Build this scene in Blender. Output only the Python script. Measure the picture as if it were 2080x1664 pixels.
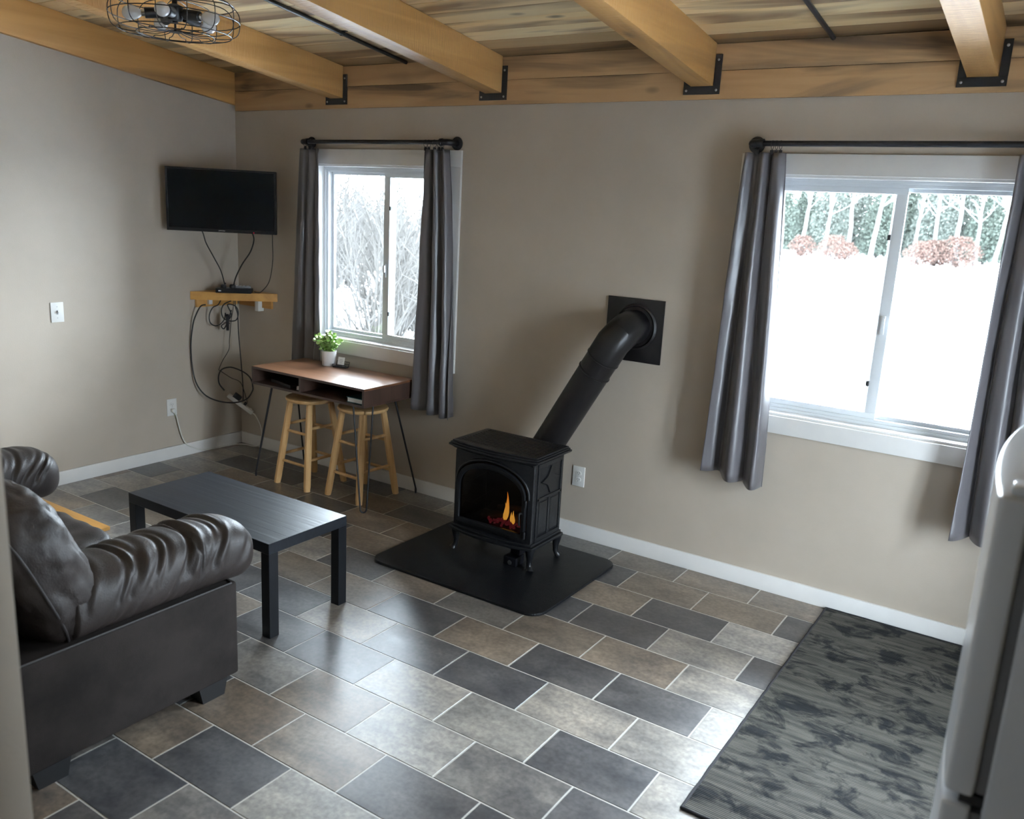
import bpy, bmesh, math, random
from mathutils import Vector, Matrix, noise
PI = math.pi
scene = bpy.context.scene
for o in list(bpy.data.objects):
    bpy.data.objects.remove(o)
COL = scene.collection

# ------------------------------------------------------------------ camera
cam_data = bpy.data.cameras.new('camera')
cam = bpy.data.objects.new('camera', cam_data)
COL.objects.link(cam)
cam_data.sensor_width = 36.0
cam_data.lens = 30.117
cam_data.clip_start = 0.05
cam_data.clip_end = 500
_yaw, _pit, _rol = math.radians(33.0136), math.radians(76.8047), math.radians(3.0361)
_R = Matrix.Rotation(_yaw, 4, 'Z') @ Matrix.Rotation(_pit, 4, 'X') @ Matrix.Rotation(_rol, 4, 'Z')
cam.matrix_world = Matrix.Translation((5.3744, -4.3465, 1.9209)) @ _R
cam_data.dof.use_dof = True
cam_data.dof.focus_distance = 4.6
cam_data.dof.aperture_fstop = 3.2
scene.camera = cam

# ------------------------------------------------------------------ light
world = bpy.data.worlds.new('overcast_sky')
scene.world = world
world.use_nodes = True
_bg = world.node_tree.nodes['Background']
_bg.inputs['Color'].default_value = (0.76, 0.89, 1.0, 1)
_bg.inputs['Strength'].default_value = 46.0
def portal(name, loc, rot, sx, sy):
    l = bpy.data.lights.new(name, 'AREA'); l.shape = 'RECTANGLE'; l.size = sx; l.size_y = sy
    l.cycles.is_portal = True
    o = bpy.data.objects.new(name, l); COL.objects.link(o); o.location = loc; o.rotation_euler = rot
    return o
portal('window_portal', (1.415, 0.20, 1.555), (-PI/2, 0, 0), 1.25, 1.25)
portal('window_portal', (4.592, 0.20, 1.555), (-PI/2, 0, 0), 1.36, 1.25)
portal('window_portal', (6.62, -1.465, 1.10), (0, PI/2, 0), 1.92, .80)
portal('window_portal', (1.5, -6.37, 1.55), (PI/2, 0, 0), .7, .8)  # portal of the added fill opening behind the camera
scene.view_settings.view_transform = 'Standard'
scene.view_settings.look = 'None'
scene.view_settings.exposure = 0.2
scene.view_settings.gamma = 1.0
scene.view_settings.use_curve_mapping = False

# ------------------------------------------------------------------ helpers
ORIG = {}
def _origin(parent):
    return ORIG.get(parent.name, Vector((0, 0, 0))) if parent else Vector((0, 0, 0))

class MB:
    def __init__(s):
        s.v = []; s.f = []
    def add(s, vs, fs):
        b = len(s.v); s.v += [tuple(p) for p in vs]; s.f += [tuple(b + i for i in f) for f in fs]; return s
    def hexa(s, p):   # 8 points: bottom 4 ccw, top 4 ccw
        return s.add(p, [(3,2,1,0),(4,5,6,7),(0,1,5,4),(1,2,6,5),(2,3,7,6),(3,0,4,7)])
    def box(s, x0, x1, y0, y1, z0, z1):
        return s.hexa([(x0,y0,z0),(x1,y0,z0),(x1,y1,z0),(x0,y1,z0),(x0,y0,z1),(x1,y0,z1),(x1,y1,z1),(x0,y1,z1)])
    def obox(s, c, size, M):
        hx, hy, hz = [a/2 for a in size]; c = Vector(c)
        return s.hexa([c + M @ Vector(p) for p in [(-hx,-hy,-hz),(hx,-hy,-hz),(hx,hy,-hz),(-hx,hy,-hz),(-hx,-hy,hz),(hx,-hy,hz),(hx,hy,hz),(-hx,hy,hz)]])
    def tube(s, path, r, n=8, cap=True, closed=False):
        P = [Vector(p) for p in path]; m = len(P)
        rr = r if isinstance(r, (list, tuple)) else [r]*m
        T = []
        for i in range(m):
            if closed: t = P[(i+1) % m] - P[i-1]
            else: t = P[min(i+1, m-1)] - P[max(i-1, 0)]
            T.append(t.normalized() if t.length > 1e-9 else Vector((0,0,1)))
        up = Vector((0,0,1)) if abs(T[0].z) < .9 else Vector((1,0,0))
        nrm = (up - T[0]*up.dot(T[0])).normalized()
        vs = []
        for i in range(m):
            nrm = (nrm - T[i]*nrm.dot(T[i]))
            if nrm.length < 1e-6: nrm = T[i].orthogonal()
            nrm.normalize(); b = T[i].cross(nrm)
            for k in range(n):
                a = 2*PI*k/n + PI/n
                vs.append(P[i] + (nrm*math.cos(a) + b*math.sin(a))*rr[i])
        fs = []
        for i in range(m if closed else m-1):
            j = (i+1) % m
            for k in range(n):
                k2 = (k+1) % n
                fs.append((i*n+k, i*n+k2, j*n+k2, j*n+k))
        if cap and not closed:
            fs.append(tuple(reversed(range(n)))); fs.append(tuple((m-1)*n+k for k in range(n)))
        return s.add(vs, fs)
    def lathe(s, prof, c=(0,0,0), n=24, M=None):   # prof list of (r, h) along local z
        c = Vector(c); M = M or Matrix.Identity(3); vs = []; fs = []
        for r, h in prof:
            for k in range(n):
                a = 2*PI*k/n
                vs.append(c + M @ Vector((r*math.cos(a), r*math.sin(a), h)))
        m = len(prof)
        for i in range(m-1):
            for k in range(n):
                k2 = (k+1) % n
                fs.append((i*n+k, i*n+k2, (i+1)*n+k2, (i+1)*n+k))
        if prof[0][0] > 1e-6: fs.append(tuple(reversed(range(n))))
        if prof[-1][0] > 1e-6: fs.append(tuple((m-1)*n+k for k in range(n)))
        return s.add(vs, fs)
    def prism(s, a, b):   # two matching polygons (lists of 3d points)
        n = len(a)
        return s.add(list(a)+list(b), [tuple(reversed(range(n))), tuple(range(n, 2*n))] + [(i, (i+1) % n, n+(i+1) % n, n+i) for i in range(n)])
    def ring(s, oa, ia, ob, ib):   # frame: outer/inner outline at front (a) and back (b)
        n = len(oa); vs = list(oa)+list(ia)+list(ob)+list(ib); fs = []
        for i in range(n):
            j = (i+1) % n
            fs += [(i, j, n+j, n+i), (2*n+j, 2*n+i, 3*n+i, 3*n+j), (j, i, 2*n+i, 2*n+j), (n+i, n+j, 3*n+j, 3*n+i)]
        return s.add(vs, fs)
    def grid(s, fn, nu, nv, closed_u=False):
        vs = [fn(i/(nu if closed_u else nu-1), j/(nv-1)) for j in range(nv) for i in range(nu)]
        fs = []
        for j in range(nv-1):
            for i in range(nu if closed_u else nu-1):
                i2 = (i+1) % nu
                fs.append((j*nu+i, j*nu+i2, (j+1)*nu+i2, (j+1)*nu+i))
        return s.add(vs, fs)
    def mesh(s, name, origin=(0,0,0), smooth=None, bevel=0, seg=2, merge=False, recalc=True):
        me = bpy.data.meshes.new(name)
        o = Vector(origin)
        me.from_pydata([tuple(Vector(p)-o) for p in s.v], [], s.f)
        bm = bmesh.new(); bm.from_mesh(me)
        if merge: bmesh.ops.remove_doubles(bm, verts=bm.verts, dist=1e-5)
        if recalc: bmesh.ops.recalc_face_normals(bm, faces=bm.faces)
        if bevel:
            es = [e for e in bm.edges if len(e.link_faces) == 2 and e.calc_face_angle(0) > .6]
            bmesh.ops.bevel(bm, geom=es, offset=bevel, segments=seg, profile=.6, affect='EDGES', clamp_overlap=True)
        bm.to_mesh(me); bm.free()
        if smooth is None and bevel: smooth = 35
        if smooth:
            me.shade_smooth(); me.set_sharp_from_angle(angle=math.radians(smooth))
        return me
    def build(s, name, mat, parent=None, smooth=None, bevel=0, seg=2, merge=False, label=None, recalc=True):
        me = s.mesh(name, _origin(parent), smooth, bevel, seg, merge, recalc)
        me.materials.append(mat)
        o = bpy.data.objects.new(name, me); COL.objects.link(o)
        if parent: o.parent = parent; ORIG[o.name] = _origin(parent)
        if label: o['label'] = label
        return o

def tag(o, label=None, cat=None, group=None, kind=None):
    if label: o['label'] = label
    if cat: o['category'] = cat
    if group: o['group'] = group
    if kind: o['kind'] = kind
    return o
def thing(name, label, cat, loc=(0,0,0), group=None):
    o = bpy.data.objects.new(name, None); COL.objects.link(o); o.location = loc
    o.empty_display_size = .1
    ORIG[o.name] = Vector(loc)
    return tag(o, label, cat, group)
def struct(o, label=None):
    return tag(o, label, kind='structure')
def copy_tree(o, parent=None):
    c = o.copy(); COL.objects.link(c); c.parent = parent
    for ch in o.children: copy_tree(ch, c)
    return c
def catmull(pts, n=6, closed=False):
    P = [Vector(p) for p in pts]; out = []; m = len(P)
    for i in range(m if closed else m-1):
        p0 = P[(i-1) % m] if closed else P[max(i-1, 0)]; p1 = P[i]; p2 = P[(i+1) % m]; p3 = P[(i+2) % m] if closed else P[min(i+2, m-1)]
        for k in range(n):
            t = k/n
            out.append(.5*((2*p1)+(p2-p0)*t+(2*p0-5*p1+4*p2-p3)*t*t+(3*p1-p0-3*p2+p3)*t**3))
    if not closed: out.append(P[-1])
    return out
RX = lambda a: Matrix.Rotation(a, 3, 'X')
RY = lambda a: Matrix.Rotation(a, 3, 'Y')
RZ = lambda a: Matrix.Rotation(a, 3, 'Z')

# ------------------------------------------------------------------ materials
def rgb(r, g, b):   # sRGB 0-255 to linear
    f = lambda c: (c/255/12.92) if c/255 <= .04045 else ((c/255+.055)/1.055)**2.4
    return (f(r), f(g), f(b))
def _c4(c): return (c[0], c[1], c[2], 1)
def M(name, color, rough=.5, metal=0., spec=.5, color2=None, vscale=6., stretch=(1,1,1), detail=4., lo=.35, hi=.65,
      bump=0., bscale=80., bstretch=(1,1,1), rvar=0., sheen=0., coat=0., rand=False, objcol=False, speck=0., emit=None, estr=0., trans=0.):
    m = bpy.data.materials.new(name); m.use_nodes = True
    nt = m.node_tree; N = nt.nodes; L = nt.links
    b = N['Principled BSDF']
    b.inputs['Base Color'].default_value = _c4(color)
    b.inputs['Roughness'].default_value = rough
    b.inputs['Metallic'].default_value = metal
    b.inputs['Specular IOR Level'].default_value = spec
    if sheen: b.inputs['Sheen Weight'].default_value = sheen; b.inputs['Sheen Roughness'].default_value = .4
    if coat: b.inputs['Coat Weight'].default_value = coat; b.inputs['Coat Roughness'].default_value = .15
    if emit: b.inputs['Emission Color'].default_value = _c4(emit); b.inputs['Emission Strength'].default_value = estr
    if trans: b.inputs['Transmission Weight'].default_value = trans
    tc = N.new('ShaderNodeTexCoord'); vec = tc.outputs['Object']
    if rand or objcol:
        oi = N.new('ShaderNodeObjectInfo')
    if rand:
        mu = N.new('ShaderNodeMath'); mu.operation = 'MULTIPLY'; mu.inputs[1].default_value = 91.7
        L.new(oi.outputs['Random'], mu.inputs[0])
        ad = N.new('ShaderNodeVectorMath'); ad.operation = 'ADD'
        L.new(vec, ad.inputs[0]); L.new(mu.outputs[0], ad.inputs[1]); vec = ad.outputs[0]
    col_out = None
    if objcol: col_out = oi.outputs['Color']
    if color2 is not None or objcol:
        mp = N.new('ShaderNodeMapping'); mp.inputs['Scale'].default_value = stretch; L.new(vec, mp.inputs['Vector'])
        nz = N.new('ShaderNodeTexNoise'); nz.inputs['Scale'].default_value = vscale; nz.inputs['Detail'].default_value = detail
        nz.inputs['Roughness'].default_value = .62
        L.new(mp.outputs[0], nz.inputs['Vector'])
        rp = N.new('ShaderNodeValToRGB'); rp.color_ramp.elements[0].position = lo; rp.color_ramp.elements[1].position = hi
        L.new(nz.outputs['Fac'], rp.inputs['Fac'])
        mx = N.new('ShaderNodeMix'); mx.data_type = 'RGBA'
        L.new(rp.outputs['Color'], mx.inputs['Factor'])
        if objcol:
            mm = N.new('ShaderNodeMix'); mm.data_type = 'RGBA'; mm.blend_type = 'MULTIPLY'; mm.inputs['Factor'].default_value = 1
            L.new(col_out, mm.inputs['A']); mm.inputs['B'].default_value = _c4(color)
            m2 = N.new('ShaderNodeMix'); m2.data_type = 'RGBA'; m2.blend_type = 'MULTIPLY'; m2.inputs['Factor'].default_value = 1
            L.new(col_out, m2.inputs['A']); m2.inputs['B'].default_value = _c4(color2)
            L.new(mm.outputs['Result'], mx.inputs['A']); L.new(m2.outputs['Result'], mx.inputs['B'])
        else:
            mx.inputs['A'].default_value = _c4(color); mx.inputs['B'].default_value = _c4(color2)
        out = mx.outputs['Result']
        if speck:
            n2 = N.new('ShaderNodeTexNoise'); n2.inputs['Scale'].default_value = 55; n2.inputs['Detail'].default_value = 3
            L.new(vec, n2.inputs['Vector'])
            r2 = N.new('ShaderNodeValToRGB'); r2.color_ramp.elements[0].position = .3; r2.color_ramp.elements[1].position = .75
            r2.color_ramp.elements[0].color = (1-speck, 1-speck, 1-speck, 1); r2.color_ramp.elements[1].color = (1+speck, 1+speck*.95, 1+speck*.85, 1)
            L.new(n2.outputs['Fac'], r2.inputs['Fac'])
            m3 = N.new('ShaderNodeMix'); m3.data_type = 'RGBA'; m3.blend_type = 'MULTIPLY'; m3.inputs['Factor'].default_value = 1
            L.new(out, m3.inputs['A']); L.new(r2.outputs['Color'], m3.inputs['B']); out = m3.outputs['Result']
        L.new(out, b.inputs['Base Color'])
        if rvar:
            mr = N.new('ShaderNodeMapRange'); mr.inputs['To Min'].default_value = rough-rvar; mr.inputs['To Max'].default_value = rough+rvar
            L.new(nz.outputs['Fac'], mr.inputs['Value']); L.new(mr.outputs[0], b.inputs['Roughness'])
    if bump:
        mp2 = N.new('ShaderNodeMapping'); mp2.inputs['Scale'].default_value = bstretch; L.new(vec, mp2.inputs['Vector'])
        bn = N.new('ShaderNodeTexNoise'); bn.inputs['Scale'].default_value = bscale; bn.inputs['Detail'].default_value = 3
        L.new(mp2.outputs[0], bn.inputs['Vector'])
        bp = N.new('ShaderNodeBump'); bp.inputs['Strength'].default_value = bump; bp.inputs['Distance'].default_value = .004
        L.new(bn.outputs['Fac'], bp.inputs['Height']); L.new(bp.outputs[0], b.inputs['Normal'])
    return m
def wood(name, c1, c2, dark, axis=0, grain=14., rough=.6, streak=.5, objcol=False, bump=.3, saw=0., knots=0., coat=0., lo=.52, hi=.72):
    m = bpy.data.materials.new(name); m.use_nodes = True
    nt = m.node_tree; N = nt.nodes; L = nt.links; b = N['Principled BSDF']
    b.inputs['Roughness'].default_value = rough
    if coat: b.inputs['Coat Weight'].default_value = coat; b.inputs['Coat Roughness'].default_value = .42
    tc = N.new('ShaderNodeTexCoord'); oi = N.new('ShaderNodeObjectInfo')
    mu = N.new('ShaderNodeMath'); mu.operation = 'MULTIPLY'; mu.inputs[1].default_value = 53.3; L.new(oi.outputs['Random'], mu.inputs[0])
    ad = N.new('ShaderNodeVectorMath'); ad.operation = 'ADD'; L.new(tc.outputs['Object'], ad.inputs[0]); L.new(mu.outputs[0], ad.inputs[1])
    def nz(scale, st, det=5, dist=0.):
        mp = N.new('ShaderNodeMapping'); sc = [1, 1, 1]; sc[axis] = st; mp.inputs['Scale'].default_value = sc
        L.new(ad.outputs[0], mp.inputs['Vector'])
        n = N.new('ShaderNodeTexNoise'); n.inputs['Scale'].default_value = scale; n.inputs['Detail'].default_value = det; n.inputs['Distortion'].default_value = dist
        L.new(mp.outputs[0], n.inputs['Vector']); return n.outputs['Fac']
    def ramp(fac, a, z):
        r = N.new('ShaderNodeMapRange'); r.inputs['From Min'].default_value = a; r.inputs['From Max'].default_value = z; L.new(fac, r.inputs['Value']); return r.outputs[0]
    def mix(f, a, c, mode='MIX'):
        x = N.new('ShaderNodeMix'); x.data_type = 'RGBA'; x.blend_type = mode
        if isinstance(f, (int, float)): x.inputs['Factor'].default_value = f
        else: L.new(f, x.inputs['Factor'])
        for k, val in (('A', a), ('B', c)):
            if isinstance(val, tuple): x.inputs[k].default_value = _c4(val)
            else: L.new(val, x.inputs[k])
        return x.outputs['Result']
    g = nz(grain, .06, 6, .6)
    base = mix(ramp(g, .35, .65), c1, c2)
    s = nz(grain*.32, .13, 4, 1.2)
    sf = N.new('ShaderNodeMath'); sf.operation = 'MULTIPLY'; sf.inputs[1].default_value = streak; L.new(ramp(s, lo, hi), sf.inputs[0])
    base = mix(sf.outputs[0], base, dark)
    if knots:
        mp = N.new('ShaderNodeMapping'); sc = [2.6, 2.6, 2.6]; sc[axis] = 1.1; mp.inputs['Scale'].default_value = sc; L.new(ad.outputs[0], mp.inputs['Vector'])
        vo = N.new('ShaderNodeTexVoronoi'); vo.inputs['Scale'].default_value = 1.6; L.new(mp.outputs[0], vo.inputs['Vector'])
        kf = N.new('ShaderNodeMath'); kf.operation = 'MULTIPLY'; kf.inputs[1].default_value = knots
        L.new(ramp(vo.outputs['Distance'], .11, .03), kf.inputs[0])
        base = mix(kf.outputs[0], base, tuple(c*.45 for c in dark))
    if objcol: base = mix(1.0, base, oi.outputs['Color'], 'MULTIPLY')
    L.new(base, b.inputs['Base Color'])
    h = g
    if saw:
        mp = N.new('ShaderNodeMapping'); sc = [.15, .15, .15]; sc[axis] = 1; mp.inputs['Scale'].default_value = sc; L.new(ad.outputs[0], mp.inputs['Vector'])
        sn = N.new('ShaderNodeTexNoise'); sn.inputs['Scale'].default_value = saw; sn.inputs['Detail'].default_value = 2; L.new(mp.outputs[0], sn.inputs['Vector'])
        am = N.new('ShaderNodeMath'); am.operation = 'ADD'; L.new(g, am.inputs[0]); L.new(sn.outputs['Fac'], am.inputs[1]); h = am.outputs[0]
    bp = N.new('ShaderNodeBump'); bp.inputs['Strength'].default_value = bump; bp.inputs['Distance'].default_value = .004
    L.new(h, bp.inputs['Height']); L.new(bp.outputs[0], b.inputs['Normal'])
    return m
def glass(name, tint=(1,1,1), refl=1.0):
    m = bpy.data.materials.new(name); m.use_nodes = True
    nt = m.node_tree; N = nt.nodes; L = nt.links; N.clear()
    out = N.new('ShaderNodeOutputMaterial'); mx = N.new('ShaderNodeMixShader')
    tr = N.new('ShaderNodeBsdfTransparent'); tr.inputs['Color'].default_value = _c4(tint)
    gl = N.new('ShaderNodeBsdfGlossy'); gl.inputs['Roughness'].default_value = .02
    fr = N.new('ShaderNodeFresnel'); fr.inputs['IOR'].default_value = 1.3*refl
    L.new(fr.outputs[0], mx.inputs[0]); L.new(tr.outputs[0], mx.inputs[1]); L.new(gl.outputs[0], mx.inputs[2]); L.new(mx.outputs[0], out.inputs['Surface'])
    return m

m_wall = M('wall_paint', rgb(184,173,159), .55, spec=.35, color2=rgb(179,168,154), vscale=2.5, bump=.12, bscale=140)
m_trim = M('white_trim_paint', (.76,.745,.72), .35, color2=(.72,.705,.685), vscale=5)
m_vinyl = M('white_window_vinyl', (.72,.75,.77), .3)
m_glass = glass('window_glass')
m_grout = M('pale_grout', (.60,.58,.54), .32, spec=.85, color2=(.54,.52,.48), vscale=9)
m_tile = M('stone_look_tile', (.38,.39,.43), .32, spec=.85, color2=(1.68,1.60,1.47), vscale=5.5, stretch=(.75,1.4,1), detail=4, lo=.22, hi=.78, rvar=.07, rand=True, objcol=True, speck=.28, bump=.06, bscale=60)
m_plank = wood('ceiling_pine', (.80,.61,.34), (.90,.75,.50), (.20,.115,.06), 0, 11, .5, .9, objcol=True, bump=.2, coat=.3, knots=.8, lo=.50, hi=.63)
m_ledger = wood('ledger_pine', (.40,.235,.105), (.50,.315,.155), (.11,.07,.04), 0, 13, .6, .95, bump=.3, saw=60, knots=.95, lo=.50, hi=.64)
m_beam = wood('beam_pine', (.35,.175,.048), (.48,.265,.088), (.12,.055,.018), 1, 12, .5, .7, coat=.3, bump=.9, saw=90, knots=.7, lo=.55, hi=.75)
m_lboard = wood('wall_board_pine', (.36,.175,.045), (.47,.25,.075), (.09,.04,.014), 1, 9, .55, .75, bump=.3, knots=.9, lo=.55, hi=.68)
m_black = M('black_powder_coat', (.008,.009,.012), .42, color2=(.014,.014,.018), vscale=30)
m_steel = M('steel_screw', (.5,.5,.5), .3, metal=1)
m_pipe_black = M('black_iron_pipe', (.012,.012,.016), .38, metal=.3, color2=(.02,.02,.024), vscale=20)
m_iron = M('cast_iron', (.006,.0065,.008), .32, spec=.38, color2=(.010,.0105,.012), vscale=25, bump=.25, bscale=220)
m_flue = M('stovepipe_black', (.0085,.0075,.0085), .40, color2=(.013,.011,.011), vscale=9, spec=.32)
m_mat = M('hearth_rubber', (.005,.0055,.007), .34, spec=.25, color2=(.008,.0085,.010), vscale=14, bump=.5, bscale=260, rvar=.08)
m_curtain = M('grey_satin_curtain', (.098,.090,.096), .36, spec=.6, color2=(.112,.104,.110), vscale=120, stretch=(1,1,.05), sheen=.3, bump=.08, bscale=400)
m_tblack = wood('black_brown_veneer', (.006,.008,.012), (.010,.013,.019), (.004,.005,.007), 0, 26, .40, .4, bump=.35)
m_tleg = M('black_brown_leg', (.006,.007,.009), .4, spec=.35, color2=(.009,.010,.013), vscale=20, stretch=(1,1,.1))
m_suede = M('dark_brown_faux_leather', (.0175,.0125,.0112), .52, spec=.42, color2=(.033,.0245,.022), vscale=5, detail=6, bump=.25, bscale=160, rvar=.08)
m_sidefab = M('charcoal_brown_microfibre', (.0135,.0107,.0097), .85, spec=.18, color2=(.027,.0215,.0195), vscale=4, detail=6, bump=.2, bscale=300)
m_seam = M('sofa_seam_thread', (.022,.018,.018), .6)
m_blackwood = M('black_painted_wood', (.008,.008,.009), .5)
m_walnut = wood('walnut_top', (.12,.052,.026), (.19,.088,.044), (.05,.022,.012), 0, 15, .34, .6, bump=.1)
m_walnut_d = wood('dark_walnut_side', (.050,.026,.018), (.075,.040,.027), (.025,.013,.010), 2, 18, .45, .6, bump=.1)
m_walnut_f = M('walnut_edge_band', (.060,.036,.030), .5, color2=(.08,.05,.04), vscale=30)
m_stool = wood('natural_stool_wood', (.60,.36,.15), (.70,.45,.21), (.42,.22,.08), 2, 20, .42, .5, bump=.12)
m_shelfwood = wood('honey_shelf_wood', (.50,.25,.06), (.60,.32,.09), (.30,.13,.03), 0, 16, .45, .5, bump=.15)
m_screen = M('tv_screen', (.0015,.0022,.003), .12, spec=.10)
m_tvplastic = M('tv_bezel', (.005,.005,.007), .35, spec=.3)
m_silver = M('silver_letter', (.55,.55,.57), .35)
m_red = M('red_led', (.3,.0,.02), .4, emit=(1,.02,.08), estr=1.0)
m_cable = M('black_cable', (.012,.012,.013), .5)
m_wplastic = M('white_plastic', (.72,.71,.68), .4)
m_wcord = M('white_cord', (.70,.69,.64), .5)
m_slot = M('outlet_slot', (.03,.03,.03), .6)
m_ceramic = M('white_ceramic_pot', (.75,.74,.73), .35)
m_soil = M('potting_soil', (.03,.02,.012), .9)
m_leaf = M('green_leaf', (.16,.34,.055), .5, color2=(.42,.58,.20), vscale=22, rand=False, lo=.4, hi=.62)
m_leaf2 = M('pale_green_leaf', (.36,.52,.16), .5, color2=(.58,.70,.34), vscale=22, lo=.4, hi=.62)
m_paper = M('white_paper', (.8,.79,.77), .7)
m_ink = M('grey_ink', (.25,.25,.26), .7)
m_teal = M('teal_book_cover', (.015,.12,.15), .45)
m_laptop = M('dark_laptop', (.015,.015,.017), .4)
m_fridge = M('white_fridge_enamel', (.66,.68,.72), .22, spec=.5, bump=.05, bscale=300)
m_gasket = M('grey_gasket', (.16,.16,.17), .6)
m_fr_dark = M('fridge_dark_gap', (.015,.015,.017), .5)
m_bulb = M('frosted_bulb', (.78,.78,.79), .2, coat=.5)
m_chrome = M('socket_chrome', (.55,.55,.56), .2, metal=1)
m_snow = M('snow', (.86,.88,.92), .8, color2=(.80,.83,.88), vscale=.6, bump=.4, bscale=2)
m_bark = M('pale_bark', (.060,.056,.052), .8, color2=(.048,.044,.041), vscale=3)
m_twig = M('grey_brown_twig', (.027,.025,.0225), .9, spec=.1, color2=(.038,.036,.033), vscale=3)
m_ever = M('evergreen_needles', (.032,.040,.033), .9, spec=.1, color2=(.042,.048,.039), vscale=1.5)
m_ever2 = M('hazy_pine_needles', (.042,.049,.042), .9, spec=.1, color2=(.052,.056,.048), vscale=1.5)
m_rust = M('rust_oak_leaves', (.052,.030,.024), .9, spec=.1, color2=(.056,.038,.031), vscale=2)
m_siding = M('outer_siding', (.5,.5,.5), .8)

# ------------------------------------------------------------------ room shell
S = 0.120          # ceiling pitch: it rises away from the window wall
CZ = 2.765         # underside of the ceiling boards at the window wall
XR, YF = 6.45, -6.2
def wall_with_holes_x(mb, x0, x1, z0, z1, y0, y1, holes):   # wall in the XZ plane
    xs = sorted({x0, x1, *[h[0] for h in holes], *[h[1] for h in holes]})
    zs = sorted({z0, z1, *[h[2] for h in holes], *[h[3] for h in holes]})
    for i in range(len(xs)-1):
        for j in range(len(zs)-1):
            cx, cz = (xs[i]+xs[i+1])/2, (zs[j]+zs[j+1])/2
            if any(h[0] < cx < h[1] and h[2] < cz < h[3] for h in holes): continue
            mb.box(xs[i], xs[i+1], y0, y1, zs[j], zs[j+1])
W1 = (.825, 2.005, .955, 2.150)
W2 = (3.942, 5.242, .955, 2.150)
W3 = (-1.85, -1.08, .15, 2.05)   # y range and z range in the right wall
mb = MB(); wall_with_holes_x(mb, -.16, XR+.16, -.3, 3.0, 0, .16, [W1, W2])
struct(mb.build('wall_back', m_wall, merge=True), 'taupe painted wall holding both windows')
mb = MB(); mb.box(-.16, 0, YF-.16, 0, -.3, 3.6)
struct(mb.build('wall_left', m_wall), 'taupe painted wall beside the television')
mb = MB()
for a, b, c, d in ((YF-.16, W3[0], -.3, 3.6), (W3[1], 0, -.3, 3.6), (W3[0], W3[1], -.3, W3[2]), (W3[0], W3[1], W3[3], 3.6)):
    mb.box(XR, XR+.16, a, b, c, d)
struct(mb.build('wall_right', m_wall))
W_FILL = (1.2, 1.8, 1.2, 1.9)    # added opening behind the camera, unseen, gives fill light on the fridge side
mb = MB(); wall_with_holes_x(mb, -.16, XR+.16, -.3, 3.9, YF-.16, YF, [W_FILL])
struct(mb.build('wall_front', m_wall, merge=True))
mb = MB(); mb.box(W_FILL[0], W_FILL[1], YF-.09, YF-.085, W_FILL[2], W_FILL[3])
struct(mb.build('window_4', m_glass))  # pane of the added fill opening
mb = MB(); mb.box(0, 4.017, -3.83, -3.708, 0, CZ+S*3.708)
struct(mb.build('wall_partition', m_wall, bevel=.004), 'end of a taupe partition wall at the picture edge')

# floor and its tiles
mb = MB(); mb.box(-.1, XR, YF, .05, -.12, -.0016)
floor = struct(mb.build('floor', m_grout), 'stone look tile floor with pale joints')
TL, TW, U0, V0, G = .4131, .2584, 4.0, .0311, .0036
tone = {}
for k in [(7,-3),(9,-1),(10,-3),(6,-2),(5,0),(7,0),(2,-1),(3,-2),(1,-2),(1,1),(3,1),(6,-5),(11,-3),(1,-9),(3,-10),(1,-8),(0,-7),(2,-7),(4,-5),(3,-4),(1,-5),(6,-6),(9,0),(5,-3),(5,-9),(8,2),(13,-2),(12,-6)]: tone[k] = 'd'
for k in [(2,-5),(4,-2),(4,-1),(6,-10),(5,-8),(1,-1),(0,-1),(10,-4),(2,-2),(9,-3),(2,-8),(2,-9),(3,-5),(5,-2),(1,-6),(0,-8),(1,0),(0,0),(0,-2)]: tone[k] = 'b'
for k in [(6,-1),(6,0),(4,0),(2,0),(5,1),(6,-4),(10,-2),(3,0),(7,-2),(8,-2),(7,1)]: tone[k] = 'l'
rt = random.Random(11)
TONES = {'d': (.088,.088,.094), 'b': (.175,.145,.120), 'l': (.255,.243,.23), 'm': (.170,.163,.160)}
full_tile = None
tile_meshes = {}
rest = MB(); tcount = 0
camloc = Vector((5.3744, -4.3465, 1.9209)); Ri = _R.to_3x3().transposed()
def in_view(p, margin=.22):
    q = Ri @ (Vector(p)-camloc)
    if q.z > -.2: return False
    x, y = q.x/-q.z*1740, q.y/-q.z*1740
    return abs(x) < 1040*(1+margin) and abs(y) < 832*(1+margin)
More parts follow.
